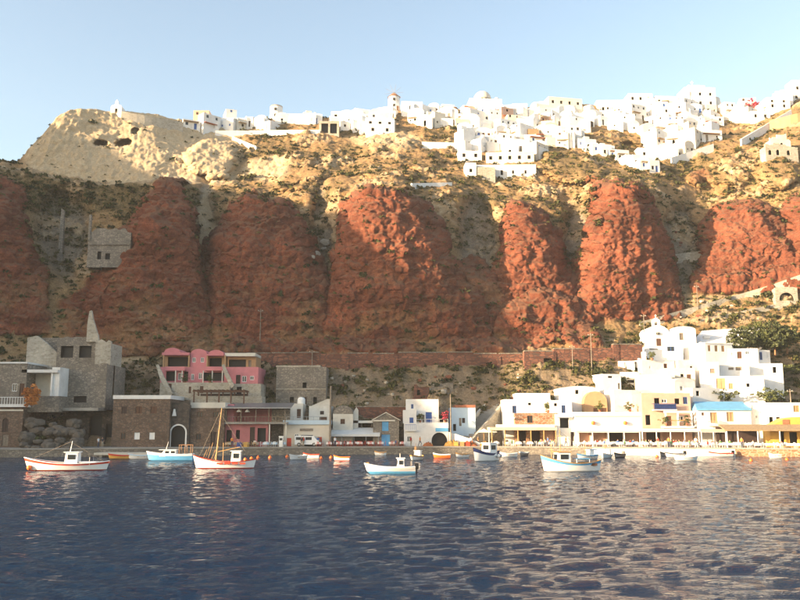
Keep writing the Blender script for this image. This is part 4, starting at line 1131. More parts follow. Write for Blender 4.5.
# big sloped white roof
t = Bld('house', 'big white house with long sloping white roof behind the trees', 'house', 740, 174, z=P(740, 352, 174).z)
mb = MB(); 
mb.add([(t.x(699), 0, t.zz(347)), (t.x(735), 0, t.zz(346)), (t.x(782), 3, t.zz(341)), (t.x(778), 8, t.zz(322)), (t.x(716), 8, t.zz(326.5)), (t.x(700), 5, t.zz(340)),
        (t.x(699), 0, -4), (t.x(735), 0, -4), (t.x(782), 3, -4), (t.x(778), 9, -4), (t.x(716), 9, -4), (t.x(700), 6, -4)],
       [(0,1,4,5),(1,2,3,4),(6,7,1,0),(7,8,2,1),(8,9,3,2),(9,10,4,3),(10,11,5,4),(11,6,0,5)])
mb.build('roof', 'white', t.root)
t.box('ridge_vent', 710, 716, 334, 337, 3.5, 4.5, 'white')
# chapel
t = Bld('chapel', 'white chapel with arched gable and small open bell arch', 'chapel', 657, 176, z=P(657, 348, 176).z)
t.block(645.5, 671, 338, 348, 8, 'white', [('d', 656, 661, 337.5+1, 346), ('w', 656.3, 659.3, 330.5+7.5, 330.6+7.6)][:1], roof='none', found=4)
t.vault(645.5, 671, 325, 338.1, 0, 8, 'white', 'vaulted_roof')
MB().lathe([(0, -.4), (.42, -.4), (.42, .1), (0, .1)], (t.x(658), -.02, t.zz(333)), 10).build('round_window', 'glass', t.root)
bx0, bx1, bz0, bz1 = t.x(653), t.x(661), t.zz(328), t.zz(320)
mb = MB(); wall_face(mb, (bx0, .2, bz0), (1, 0, 0), (0, 0, 1), (0, 1, 0), bx1 - bx0, bz1 - bz0, [((bx1 - bx0) * .3, (bx1 - bx0) * .7, .15, (bz1 - bz0) * .8, True)], .5)
wall_face(mb, (bx0, .7, bz0), (1, 0, 0), (0, 0, 1), (0, -1, 0), bx1 - bx0, bz1 - bz0, [((bx1 - bx0) * .3, (bx1 - bx0) * .7, .15, (bz1 - bz0) * .8, True)], .02)
mb.prism([(bx0, bz1), (bx1, bz1), ((bx0 + bx1) / 2, bz1 + .6)], .2, .7); mb.quad((bx0, .2, bz0), (bx0, .7, bz0), (bx0, .7, bz1), (bx0, .2, bz1)); mb.quad((bx1, .2, bz0), (bx1, .7, bz0), (bx1, .7, bz1), (bx1, .2, bz1))
bt = mb.build('bell_arch', 'white', t.root)
xm = (bx0 + bx1) / 2
MB().box(xm - .05, xm + .05, .4, .5, bz1 + .55, bz1 + 1.3).box(xm - .25, xm + .25, .41, .49, bz1 + .95, bz1 + 1.05).build('cross', 'white_clean', bt)
MB().lathe([(.05, .35), (.14, .3), (.18, .1), (.26, 0)], (xm, .45, bz0 + .55), 10).build('bell', 'brown', bt)
t = Bld('house', 'white cube house adjoining the chapel with shaded doorway side', 'house', 684, 175, z=P(684, 350, 175).z)
t.block(672, 696, 329.5, 352, 7, 'white', [('g', 679.5, 683.5, 333, 340)], found=4, roof='vault', rise=.7)

exec_order = 'village'
# ================================================================== village on the rim
LAND = [(485, 100, 'the big dome'), (394, 105, 'the sailed windmill'), (275, 115, 'the bare windmill'), (566, 104, 'the corner mansion'), (612, 104, 'the long low hall'),
        (640, 98, 'the ridge block'), (700, 92, 'the large hall'), (752, 103, 'the bougainvillea'), (505, 172, 'the lowest terrace house'),
        (618, 160, 'the spur row'), (440, 146, 'the garden wall'), (785, 95, 'the rim corner'), (328, 126, 'the double gateway'), (524, 130, 'the brown rock gap'), (668, 140, 'the scrub hollow')]
NUMW = ['blank front', 'one opening', 'two openings', 'three openings', 'four openings', 'five openings', 'six openings']

def village_house(px, py, w, h, dep, rz, mat, roof, ops, kindname='house', label=None, found=5.0, rise=None, extra=None, group='white houses of the clifftop village'):
    l, n_ = hit(px, py)
    if l is None: return None
    root = empty('village_house' if kindname == 'house' else kindname, l, rz)
    block(root, -w / 2, w / 2, 0, h, 0, dep, mat, ops, found=found, roof=roof, rise=rise or w * .32, frames=False)
    if label is None:
        best = min(LAND, key=lambda q: (q[0] - px) ** 2 + 4 * (q[1] - py) ** 2)
        rel_ = 'below' if py > best[1] + 9 else ('left of' if px < best[0] else 'right of')
        rel_ = {'below': 'below', 'left of': 'beside', 'right of': 'near'}[rel_]
        tone = {'white': 'white', 'cream': 'cream', 'offwhite': 'grey-white', 'peach': 'pinkish', 'ochre': 'ochre'}[mat]
        size = 'two-storey' if h > 4.8 else ('wide' if w > 6.8 else ('narrow' if w < 4.8 else 'square'))
        rf = {'flat': 'flat-roofed', 'vault': 'vaulted', 'vaultx': 'barrel-roofed'}[roof]
        bl = [q for q in ops if q[0] in 'bu']
        label = f"{size} {tone} {rf} house with {NUMW[min(len(ops), 6)]}{' and blue' if bl else ''}{' and chimney' if extra == 'chimney' else (' and dome' if extra == 'dome' else '')} {rel_} {best[2]}"
    tag(root, label, 'house' if kindname == 'house' else kindname, group)
    if roof == 'flat' and rnd.random() < .22: box('shade_roof', -w / 2 + .2, w * rnd.uniform(-.05, .4), -.9, -.02, 2.25, 2.36, rnd.choice(['straw', 'wood', 'tile', 'canvas_cream']), root)
    if roof == 'flat' and rnd.random() < .3: block(root, -w * .3, w * rnd.uniform(.05, .3), h - .3, h + rnd.uniform(1.0, 2.0), dep * .45, dep * .4, mat, roof='flat', name='roof_room', frames=False)
    if extra == 'chimney': box('chimney', w * .2, w * .2 + .6, dep * .4, dep * .4 + .6, h - .4, h + 1.1, mat, root)
    if extra == 'dome': MB().lathe([(1.5, 0), (1.5, .5), (1.35, 1.0), (1.0, 1.55), (.5, 1.9), (0.02, 2.0)], (0, dep * .5, h - .35), 16).build('dome', mat if rnd.random() < .5 else 'blueroof', root, smooth=True)
    return root
def rand_ops(w, h, r):
    ops = []
    def row(z0, first):
        n = r.choice([1, 1, 2, 2, 3]) if w > 4.5 else r.choice([0, 1, 1, 2])
        for i in range(n):
            xc = -w / 2 + w * (i + .5) / n + r.uniform(-.15, .15)
            if first and r.random() < .4:
                ops.append((r.choice('bDkdgD'), xc - .42, xc + .42, z0, z0 + 1.95) + ((True,) if r.random() < .3 else ()))
            else:
                hw = r.uniform(.25, .42); ops.append((r.choice('kkwwDun'), xc - hw, xc + hw, z0 + 1.1, z0 + 1.1 + hw * 2.3))
    if r.random() > .08: row(0.1, True)
    if h > 4.8: row(2.9, False)
    return ops
def inpoly(x, y, poly):
    c = False; j = len(poly) - 1
    for i in range(len(poly)):
        xi, yi = poly[i]; xj, yj = poly[j]
        if (yi > y) != (yj > y) and x < (xj - xi) * (y - yi) / (yj - yi) + xi: c = not c
        j = i
    return c
POLY = [
 ([(398,113),(470,109),(478,128),(440,129),(418,127),(398,124)], 11, 5.5, 1.0),
 ([(468,110),(545,108),(549,150),(530,158),(468,152),(462,130)], 10.5, 5.4, 1.0),
 ([(545,110),(600,114),(598,128),(588,141),(575,149),(546,151)], 10.5, 5.4, 1.0),
 ([(598,112),(718,103),(722,128),(712,148),(672,161),(660,150),(648,138),(620,133),(600,127)], 11, 5.6, 1.0),
 ([(722,113),(764,110),(800,92),(800,104),(764,122),(726,124)], 12, 6, .9),
 ([(186,126),(392,116),(398,134),(350,135),(300,130),(230,133),(190,131)], 11, 5, .85),
]
BLOCKED = [(320, 115, 338, 133), (417, 130, 462, 150), (640, 128, 648, 140), (696, 118, 712, 134)]
vr_ = random.Random(21)
for poly, sx_, sy_, dens in POLY:
    x_a = min(p_[0] for p_ in poly); x_b = max(p_[0] for p_ in poly); y_a = min(p_[1] for p_ in poly); y_b = max(p_[1] for p_ in poly)
    y_ = y_a; k_ = 0
    while y_ <= y_b:
        x_ = x_a + (k_ % 2) * sx_ / 2
        while x_ <= x_b:
            px = x_ + vr_.uniform(-4, 4); py = y_ + vr_.uniform(-2, 2)
            if inpoly(px, py, poly) and vr_.random() < dens and not any(b_[0] < px < b_[2] and b_[1] < py < b_[3] for b_ in BLOCKED):
                w = vr_.uniform(3.2, 6.6); h = vr_.choice([2.6, 2.8, 3.0, 3.3, 3.6, 4.9, 5.4]); roof = vr_.choice(['flat'] * 5 + ['vault', 'vault', 'vaultx'])
                if roof != 'flat': h = min(h, 3.0); w = min(w, 5)
                mt = vr_.choice(['white'] * 20 + ['cream', 'offwhite', 'offwhite', 'peach', 'ochre'])
                ex = vr_.choice([None] * 6 + ['chimney', 'chimney']) if roof == 'flat' else None
                if roof == 'flat' and w > 5 and vr_.random() < .05: ex = 'dome'
                village_house(px, py, w, h, vr_.uniform(4.5, 6.5), vr_.gauss(0.08, .42), mt, roof, rand_ops(w, h, vr_), extra=ex, rise=1.2)
            x_ += sx_
        y_ += sy_; k_ += 1
# particular buildings of the rim
def vb(px, py, w, h, dep, mat, ops, label, name='village_house', cat='house', roof='flat', rz=0.05, rise=1.0):
    l, n_ = hit(px, py); root = empty(name, l, rz); tag(root, label, cat)
    block(root, -w / 2, w / 2, 0, h, 0, dep, mat, ops, found=6, roof=roof, frames=False, rise=rise)
    return root
def wins(w, n, z0, hh_=1.1, k='k', ww=.9): return [(k, -w / 2 + w * (i + .5) / n - ww / 2, -w / 2 + w * (i + .5) / n + ww / 2, z0, z0 + hh_) for i in range(n)]
vb(566, 116, 12, 6.5, 7, 'offwhite', wins(12, 3, 1.2) + wins(12, 4, 4.2), 'large grey-white corner mansion on the rim', rz=.2)
vb(613, 110, 11, 3.6, 6, 'white', wins(11, 4, 1.4, .8), 'long low white hall stretched along the skyline', rz=-.02)
vb(641, 106, 8.5, 4.6, 6, 'white', wins(8.5, 3, 2.2), 'white block house with three dark windows on the ridge')
vb(668, 106, 9, 3.6, 6, 'white', wins(9, 3, 1.2), 'white house with low roofline between ridge block and large hall')
t_ = vb(701, 108, 11, 7.6, 7, 'white', wins(11, 3, 1.4) + wins(11, 3, 4.6), 'large white hall with stepped roof and a small cross', 'village_hall', 'hall')
block(t_, -3.5, 2.5, 7.6, 9.0, 1.5, 4, 'white', roof='flat', name='upper_block'); MB().box(-2.1, -1.9, 1.6, 1.8, 9.0, 10.6).box(-2.5, -1.5, 1.62, 1.78, 9.9, 10.1).build('cross', 'white_clean', t_)
vb(745, 120, 7.0, 4.0, 5, 'white', wins(7, 2, 1.6), 'white cube house below the red bougainvillea')
vb(761, 121, 6.5, 3.4, 5, 'white', wins(6.5, 2, 1.2), 'white house with terrace wall under the red bougainvillea')
vb(779, 112, 8, 5.0, 5, 'white', wins(8, 2, 1.6) + wins(8, 2, 3.4, .8), 'white stepped house near the rim corner')
vb(792, 103, 7, 4.6, 5, 'white', wins(7, 2, 1.6), 'white house higher up at the rim corner')
vb(803, 94, 7, 5.0, 5, 'white', wins(7, 2, 1.6), 'topmost white house at the rim corner with brown shade roof')
vb(505, 178, 17.5, 3.9, 5, 'white', [('k', -1.2, -.5, .9, 2.3), ('k', 2.0, 2.6, 1.2, 2.2), ('k', 5.5, 6.1, 1.2, 2.2)], 'long white terrace house lowest on the slope above the scrub', rz=-.03)
vb(486, 179, 5.2, 3.4, 4, 'stone_pale', [], 'bare stone store adjoining the lowest white terrace house', rz=.02)
vb(471, 177, 3.0, 4.2, 4, 'white', [('k', -.4, .4, 1.4, 2.4)], 'narrow white tower house at the end of the lowest terrace')
vb(470, 161, 7, 3.2, 5, 'white', wins(7, 2, 1.2), 'white house on the terrace above the lowest house row')
vb(510, 163, 14, 3.4, 5, 'offwhite', wins(14, 5, 1.1), 'long grey-white row house facing the scrubby slope', rz=-.06)
# stepped row down the spur
for i in range(10):
    px = 583 + i * 8.0; py = 148 + i * 2.75
    w = 3.2 + (i % 3) * .5
    village_house(px, py, w, 3.0 + (i % 2) * .7, 4.2, .22, 'white', 'flat', [('k' if i % 2 else 'u', -w * .3, -w * .3 + .8, .9, 2.0), ('D' if i % 3 else 'b', .25, 1.05, .1, 2.1)], label=f"{'taller' if i % 2 else 'low'} {['slim', 'square', 'broad'][i % 3]} white house with {'dark window' if i % 2 else 'blue shutter'} in the row down the spur", group='houses stepping down the spur')
vb(645, 159, 4.2, 3.6, 4, 'white', [('k', -.5, .3, 1.2, 2.2)], 'lone white cube house above the stepped row')
vb(380, 135, 9, 5.6, 6, 'white', wins(9, 2, 1.2) + wins(9, 3, 3.6, .8), 'big white house on the pale rock below the windmill with sails', rz=.1)
vb(358, 127, 8, 4.4, 6, 'white', wins(8, 3, 1.5), 'white flat house beside the brick-red arch below the rim')
vb(412, 116, 7, 5, 5, 'white', [('n', -.9, .9, 1.6, 3.6)], 'white house with one big dark glazed window near the windmill')
t_ = vb(329, 134, 6.2, 4.2, 5, 'stone_pale', [('k', -2.4, -.3, .2, 3.4), ('k', .3, 2.4, .2, 3.4)], 'stone gateway with two tall dark openings below the rim', 'gateway', 'gateway')
vb(207, 131, 7, 3.2, 5, 'white', wins(7, 2, 1.0), 'white house at the end of the grey plateau wall', rz=.2)
vb(232, 127, 8, 3.0, 5, 'white', wins(8, 3, 1.0), 'low white house between plateau wall and bare windmill')
vb(300, 124, 10, 3.4, 5, 'white', wins(10, 4, 1.1), 'long white house right beside the bare windmill')
vb(345, 121, 9, 3.2, 5, 'white', wins(9, 3, 1.1), 'white row house on the skyline left of the windmill with sails')
# church with dome
l, n_ = hit(486, 114.5)
t_ = empty('church', l, .08); tag(t_, 'white church with a large pale dome and arched belfry front', 'church')
block(t_, -5.5, 5.5, 0, 5.6, 0, 9, 'white', [('k', -.9, .9, .2, 3.2, True), ('k', -3.6, -2.8, 2.4, 3.6, True), ('k', 2.8, 3.6, 2.4, 3.6, True)], found=6, roof='flat', frames=False)
MB().lathe([(3.0, 0), (3.0, 1.5)], (-.3, 4.5, 5.3), 20).build('drum', 'cream', t_, smooth=True)
MB().lathe([(3.15, 0), (3.05, .7), (2.7, 1.6), (2.1, 2.4), (1.2, 3.0), (.4, 3.25), (.02, 3.3)], (-.3, 4.5, 6.8), 24).build('dome', 'cream', t_, smooth=True)
for k in range(6):
    a_ = -math.pi * (.15 + .7 * k / 5); cx_, cy_ = -.3 + 3.02 * math.cos(a_), 4.5 + 3.02 * math.sin(a_)
    MB().box(cx_ - .25, cx_ + .25, cy_ - .08, cy_ + .08, 5.6, 6.5).build('window', 'dark', t_)
MB().lathe([(.9, 0), (.9, 1.3), (.85, 1.6), (.5, 2.0), (.02, 2.15)], (4.3, 3, 5.3), 14).build('belfry', 'white', t_, smooth=True)
# windmills
def windmill(px, py, r, h, label, sails):
    l, n_ = hit(px, py); t_ = empty('windmill', l); tag(t_, label, 'windmill')
    MB().lathe([(r * 1.08, -3), (r, 0), (r * .9, h)], (0, r, 0), 20).build('tower', 'white', t_, smooth=True)
    if sails:
        MB().lathe([(r * 1.02, h), (r * .95, h + .15), (r * .45, h + 1.1), (.05, h + 1.7)], (0, r, 0), 20).build('cap', 'tile', t_)
        rt = empty('sail_wheel', (0, 0, 0)); 
        bpy.data.objects.remove(rt)
        hub = MB().tube((0, -.9, h + .3), (0, r, h + .5), .12).build('sail_wheel', 'woodgrey', t_)
        for k in range(10):
            a_ = 2 * math.pi * k / 10 + .1
            MB().tube((0, -.85, h + .3), (3.2 * math.cos(a_), -.85, h + .3 + 3.2 * math.sin(a_)), .05, .03, 5).build('spoke', 'woodgrey', hub)
    else:
        MB().lathe([(r * .93, h), (r * .90, h + .25), (r * .6, h + .45), (.02, h + .5)], (0, r, 0), 20).build('cap', 'straw', t_)
    for z_ in (h * .3, h * .68): MB().box(-.35, .35, -.02, .35, z_, z_ + .9).build('window', 'dark', t_)
    MB().box(.9, 1.6, r * .08, r * .3, 0.1, 1.9).build('door', 'brown', t_)
windmill(275, 121, 2.2, 5.4, 'round white windmill tower with a bare flat top and no sails', False)
windmill(394, 110, 2.1, 5.6, 'white windmill with brown conical cap and thin wooden sail spokes', True)
# small chapel on the pale cliff
l, n_ = hit(116, 113.5)
t_ = empty('chapel', l); tag(t_, 'tiny white chapel with pointed belfry on the pale cliff top', 'chapel')
block(t_, -1.6, 1.6, 0, 2.0, 0, 3, 'white', [('k', -.35, .35, .1, 1.5)], found=1.5, roof='vault', rise=.8, frames=False)
MB().prism([(-.5, 2.3), (.5, 2.3), (.5, 3.6), (0, 4.4), (-.5, 3.6)], .2, .7).build('belfry', 'white', t_)
# rock-cut ruin at the corner
l, n_ = hit(783, 156)
t_ = empty('ruined_monastery', l, .1); tag(t_, 'pale ruin with tiers of dark arches cut in the rock spur', 'ruin')
block(t_, -5, 4.5, 0, 2.6, 0, 3, 'stone_pale', [('k', -4.2, -3.2, .2, 1.6, True), ('k', -1.9, -.9, .2, 1.8, True), ('k', 1.2, 2.2, .3, 1.7, True)], found=2.5, roof='ruin', rise=1.6)
block(t_, -2.6, 3.5, 2.6, 5.0, 1.5, 2.5, 'offwhite', [('k', -1.8, -1.0, 3.0, 4.2, True), ('k', .4, 1.3, 3.0, 4.4, True)], roof='ruin', rise=1.6)
block(t_, 0.2, 3.0, 5.0, 6.6, 2.5, 1.5, 'offwhite', [('k', 1.2, 1.9, 5.2, 6.1, True)], roof='ruin', rise=1.0)
# walls of the rim and slopes
hill_wall('plateau_wall', 'long grey ashlar retaining wall along the pale cliff top', 'wall', lin((121, 121), (183, 132), 8), 3.0, 'stone_pale', .8, 3)
hill_wall('garden_wall', 'long white garden wall under the brown hollow of the village', 'wall', lin((422, 148), (460, 149), 5), 2.0, 'white', .4, 3)
hill_wall('terrace_wall', 'diagonal white terrace wall dropping from the rim corner', 'wall', lin((742, 146), (792, 116), 8), 2.2, 'white', .5, 3)
hill_wall('terrace_wall', 'brown terrace wall above the diagonal white wall at the rim corner', 'wall', lin((770, 131), (812, 120), 6), 3.4, 'ochre', .5, 3)
hill_wall('cemetery_wall', 'low white wall with small white posts on the scrubby slope', 'wall', lin((412, 187), (452, 186), 8), 1.0, 'white', .4, 2)
hill_wall('terrace_wall', 'white zigzag ramp wall left of the dark double gateway', 'wall', lin((232, 140), (256, 150), 5), 1.2, 'white', .5, 2)
hill_wall('terrace_wall', 'long white balcony wall under the skyline houses left of the windmills', 'wall', lin((215, 135), (320, 134), 10), 1.4, 'white', .4, 3)
hill_wall('terrace_wall', 'white retaining wall curving under the large white hall', 'wall', lin((672, 164), (714, 150), 6), 2.0, 'white', .5, 3)
hill_wall('road_wall', 'pale stone road wall slanting across the golden slope', 'wall', lin((640, 326), (700, 309), 8) + lin((708, 307), (760, 292), 7) + lin((768, 290), (830, 268), 8), 0.9, 'stone_pale', .7, 2.5)
hill_wall('road_wall', 'short pale road wall below the white patch near the right cliffs', 'wall', lin((700, 322), (790, 303), 10), 0.5, 'stone_pale', .6, 2)
hill_wall('field_wall', 'thin tan field wall crossing the shaded gully between red cliffs', 'wall', lin((676, 256), (700, 253), 5), .5, 'stone_pale', .7, 2)
l, n_ = hit(786, 300)
t_ = empty('culvert', l - Vector((0, .4, 0))); tag(t_, 'stone culvert with dark arched mouth below the slanting road', 'culvert')
block(t_, -2.6, 2.6, -.5, 2.6, 0, 3, 'stone_pale', [('k', -1.7, 1.7, -.2, 1.7, True)], found=2, roof='ruin', rise=.4)
# ruins hanging on the shaded cliff
l, n_ = hit(60, 258)
t_ = empty('stone_pillar', l); tag(t_, 'tall thin weathered masonry pillar standing in the shaded gully', 'pillar')
hp = (258 - 205) * .225
MB().add([(-.5,-.3,-1),(.6,-.3,-1),(.6,.7,-1),(-.5,.7,-1),(-.35,-.2,hp),(.3,-.2,hp-.5),(.3,.5,hp-.5),(-.35,.5,hp)], [(0,3,2,1),(4,5,6,7),(0,1,5,4),(1,2,6,5),(2,3,7,6),(3,0,4,7)]).build('shaft', 'stone_grey', t_)
MB().box(-.62, .72, -.42, .82, -1.0, .5).build('footing', 'stone_grey', t_)
l, n_ = hit(112, 262); k_ = l.y / F
t_ = empty('cliff_ruin', l - Vector((0, 2.0, 0))); tag(t_, 'ruined pale walled store with corner post on the shaded red cliff', 'ruin')
block(t_, -22 * k_, 21 * k_, 0, 27 * k_, 0, 3, 'stone_grey', [('k', -12 * k_, -8 * k_, 0.2, 9 * k_), ('k', -4 * k_, 1 * k_, 0.2, 7 * k_)], found=1.6, roof='ruin', rise=1.3)
box('corner_post', -22 * k_, -19.8 * k_, -.25, .3, 20 * k_, 47 * k_, 'stone_grey', t_)
box('ledge', -20 * k_, 20 * k_, -.3, -.01, 15.5 * k_, 17 * k_, 'stone_grey', t_)
# utility poles
def pole(px, pt, pb, label, Y=None, r=.11, arm=True):
    base = P(px, pb, Y) if Y else hit(px, pb)[0]
    top_ = P(px, pt, base.y).z - base.z
    t_ = empty('utility_pole', base); tag(t_, label, 'pole', 'wooden utility poles')
    MB().tube((0, 0, -1), (0, 0, top_), r, r * .7, 8).build('post', 'woodgrey', t_)
    if arm:
        MB().box(-.6, .6, -.06, .06, top_ - .5, top_ - .38).build('crossarm', 'woodgrey', t_)
        for x_ in (-.5, 0.35): MB().lathe([(.05, 0), (.07, .08), (.03, .16)], (x_, 0, top_ - .38), 6).build('insulator', 'offwhite', t_)
pole(260, 309, 340, 'utility pole at the foot of the shaded red cliff')
pole(330, 386, 446.8, 'tall thick pole on the quay in front of the cottage with a brown shutter', Y=149, r=.2, arm=False)
pole(451, 394, 446, 'tall pale pole at the corner of the wide arch', Y=150.6, r=.13, arm=False)
pole(592, 333, 372, 'tall utility pole before the sunlit red retaining wall')
pole(645, 314, 346, 'utility pole rising behind the white chapel')
pole(312, 350, 368, 'short utility pole above the large roofless grey house')
pole(791, 389, 404, 'short pole on the roof terrace behind the yellow taverna', Y=152)
pole(573, 345, 372, 'thin pole on the slope left of the tall utility pole')
pole(698, 285, 310, 'thin pole beside the slanting road wall')

exec_order = 'boats'
# ================================================================== boats
def hull(root, L, B, fb, bottom, top, stripe, rail, transom=False, deckmat='woodlight', bow_up=.5, draft=.35, zb=.10):
    """bow towards -x"""
    nS = 15
    fb *= 1.25
    rows = [0.0, 0.30, 0.52, 0.62, 0.76, 0.86, 1.0]
    grid = []
    for i in range(nS):
        t_ = i / (nS - 1)                       # 0 bow .. 1 stern
        b_ = B / 2 * (math.sin(math.pi * min(1, t_ * (.62 if transom else 1.0))) ** .62 if t_ > 0 else 0)
        if not transom and t_ > .98: b_ = 0.03
        b_ = max(b_, .03)
        sh = fb * (1 + bow_up * (1 - t_ * 1.7) ** 2 * (1 if t_ < .59 else .35 if transom else .75))
        kz = -draft * (1 - (1 - t_) ** 4 * .9) * (1 if transom else (1 - t_ ** 6 * .8))
        sec = []
        for v in rows:
            zb_ = zb
            z_ = kz + (zb_ - kz) * (v / .52) if v <= .52 else zb_ + (sh - zb_) * (v - .52) / .48
            y_ = b_ * (v ** .55)
            xo = -L / 2 + L * t_ - (0.12 * L * (v - .5) * (1 - t_) ** 3) + (0 if transom else .07 * L * (v - .5) * t_ ** 4)
            sec.append((xo, y_, z_))
        grid.append(sec)
    def strip(r0, r1, name, mat):
        mb = MB(); mb.smooth = True
        for sg in (1, -1):
            b0 = len(mb.v); vs_ = []
            for i in range(nS):
                for r_ in range(r0, r1 + 1):
                    x_, y_, z_ = grid[i][r_]; vs_.append((x_, y_ * sg, z_))
            n = r1 - r0 + 1
            mb.add(vs_, [(i * n + r_, (i + 1) * n + r_, (i + 1) * n + r_ + 1, i * n + r_ + 1) for i in range(nS - 1) for r_ in range(n - 1)])
        if transom:
            e = grid[-1][r0:r1 + 1]
            pts = [(x_, y_, z_) for x_, y_, z_ in e] + [(x_, -y_, z_) for x_, y_, z_ in e[::-1]]
            mb.add(pts, [tuple(range(len(pts)))])
        return mb.build(name, mat, root)
    strip(0, 2, 'bottom_paint', bottom); h_ = strip(2, 5, 'hull', top); strip(5, 6, 'sheer_stripe', stripe)
    mb = MB(); dz = .22
    vs_ = []
    for i in range(nS):
        x_, y_, z_ = grid[i][-1]; vs_ += [(x_, y_ * .94, z_ - dz), (x_, -y_ * .94, z_ - dz)]
    mb.add(vs_, [(2 * i, 2 * i + 2, 2 * i + 3, 2 * i + 1) for i in range(nS - 1)]); mb.build('deck', deckmat, root)
    mb = MB()
    for sg in (1, -1):
        for i in range(nS - 1):
            a = grid[i][-1]; c = grid[i + 1][-1]
            mb.tube((a[0], a[1] * sg, a[2]), (c[0], c[1] * sg, c[2]), .05, n=5, cap=False)
    mb.build('gunwale', rail, root)
    return grid
def boat(name, label, cat, px, py, L, heading=0.0, Y=None, group='boats moored in the harbour'):
    """heading 0: bow to the left of the picture; waterline seen at pixel row py"""
    Y = Y or P(px, py, 1).y * 0 + CAMZ / -( (sp + (300 - py) / F * cp) / (cp - (300 - py) / F * sp))
    root = empty(name, PZ(px, Y, 0.02), heading); tag(root, label, cat, group)
    return root
def cabin(root, x0, x1, w, z0, z1, mat='white_clean', roofmat=None, lean=.15, win=True):
    mb = MB()
    mb.add([(x0, -w/2, z0), (x1, -w/2, z0), (x1, w/2, z0), (x0, w/2, z0), (x0 + lean, -w/2*.92, z1), (x1, -w/2*.92, z1), (x1, w/2*.92, z1), (x0 + lean, w/2*.92, z1)], [(0,3,2,1),(4,5,6,7),(0,1,5,4),(1,2,6,5),(2,3,7,6),(3,0,4,7)])
    c = mb.build('cabin', mat, root)
    MB().box(x0 - .05, x1 + .12, -w/2 - .06, w/2 + .06, z1 + .002, z1 + .08).build('cabin_roof', roofmat or mat, c)
    if win:
        zc, zt = z0 + (z1 - z0) * .5, z0 + (z1 - z0) * .85
        n = max(1, int((x1 - x0) / .8))
        for i in range(n):
            a = x0 + lean + (x1 - x0 - lean) * (i + .18) / n; b_ = x0 + lean + (x1 - x0 - lean) * (i + .82) / n
            for sg in (-1, 1):
                yy = w / 2 * .965 * sg; MB().box(a, b_, yy - .03, yy + .03, zc, zt).build('window', 'glass', c)
        MB().box(x0 + lean * .45, x0 + lean * .7 + .05, -w * .35, w * .35, zc, zt).build('windscreen', 'glass', c)
    return c
def mast(root, x, z0, z1, r=.06, mat='woodlight', spread=None, lean=0.0):
    o = MB().tube((x, 0, z0), (x + lean, 0, z1), r, r * .6, 7).build('mast', mat, root)
    if spread:
        MB().tube((x + lean * .6, -.7, z0 + (z1 - z0) * spread), (x + lean * .6, .7, z0 + (z1 - z0) * spread), .03, n=5).build('spreader', mat, o)
    return o
def rope(root, pts, r=.018, mat='woodgrey', name='stay'):
    mb = MB()
    for a, b_ in zip(pts[:-1], pts[1:]): mb.tube(a, b_, r, n=4, cap=False)
    return mb.build(name, mat, root)
def outboard(root, x, z):
    mb = MB(); mb.box(x, x + .4, -.18, .18, z + .1, z + .7); o = mb.build('outboard_motor', 'black', root)
    MB().box(x + .1, x + .25, -.08, .08, z - .6, z + .1).build('motor_leg', 'black', o)
def buoyball(root, x, y, z, r=.22, mat='orange'):
    MB().lathe([(.02, -r), (r * .7, -r * .7), (r, 0), (r * .7, r * .7), (.02, r)], (x, y, z), 10).build('fender', mat, root, smooth=True)

# 1 white fishing boat with red trim
b1 = boat('fishing_boat', 'white fishing boat with red trim and white wheelhouse below the ruin', 'boat', 67.5, 470.5, 8, .12)
k_ = b1.location.y / F; L = 74 * k_
hull(b1, L, L * .30, .62, 'redpaint', 'white_clean', 'redpaint', 'white_clean', bow_up=.9, deckmat='redpaint')
cabin(b1, -.1 * L * .3, .14 * L, 1.6, .5, 2.0); mast(b1, .02 * L, 2.0, 3.3, .05, 'white_clean', lean=.2)
cabin(b1, .16 * L, .36 * L, 1.3, .45, .9, 'white_clean', win=False)
buoyball(b1, -L * .47, -.5, .35, .3, 'orange'); rope(b1, [(-L * .48, 0, 1.2), (.02 * L, 0, 3.2), (L * .45, 0, 1.0)])
MB().box(-L*.42, -L*.05, -.4, .4, .55, .75).build('hatch', 'redpaint', b1)
for y_ in (-.9, .9): MB().tube((L * .30, y_, .6), (L * .30, y_, 1.5), .03, n=5).build('stanchion', 'metal', b1)
# 2 mast caique
b2 = boat('caique', 'white wooden caique with tall timber mast and red rail pads', 'boat', 225, 468.5, 7, .06)
k_ = b2.location.y / F; L = 56 * k_
hull(b2, L, L * .32, .62, 'redpaint', 'white_clean', 'white_clean', 'red', bow_up=1.0, deckmat='wood')
cabin(b2, .10 * L, .27 * L, 1.2, .4, 2.0); mt_ = mast(b2, -.17 * L, .4, 7.1, .085, 'woodlight', .62, lean=.55)
mast(b2, -.04 * L, .4, 3.0, .05, 'woodlight')
rope(b2, [(-.47 * L, 0, 1.1), (-.12 * L, 0, 6.6), (.44 * L, 0, 1.0)]); rope(b2, [(-.2 * L, -1, .7), (-.12 * L, 0, 6.2), (-.2 * L, 1, .7)])
MB().tube((-.16 * L, 0, 1.9), (.25 * L, 0, 2.5), .045, n=6).build('boom', 'woodlight', b2)
for i in range(4): MB().box(-.12 * L + i * .13 * L, -.02 * L + i * .13 * L, -L * .162, -L * .15, .52, .72).build('rail_pad', 'red', b2)
buoyball(b2, .36 * L, -.6, 1.05, .22); buoyball(b2, .46 * L, -.2, 1.15, .22)
MB().box(-.35 * L, -.2 * L, -.5, .5, .5, .85).build('hatch', 'white_clean', b2)
for k in range(5): MB().tube((-.42 * L + k * .05 * L, .3, .7), (-.33 * L + k * .05 * L, .25, 2.2 + .4 * (k % 3)), .025, n=4).build('fishing_pole', 'woodlight', b2)
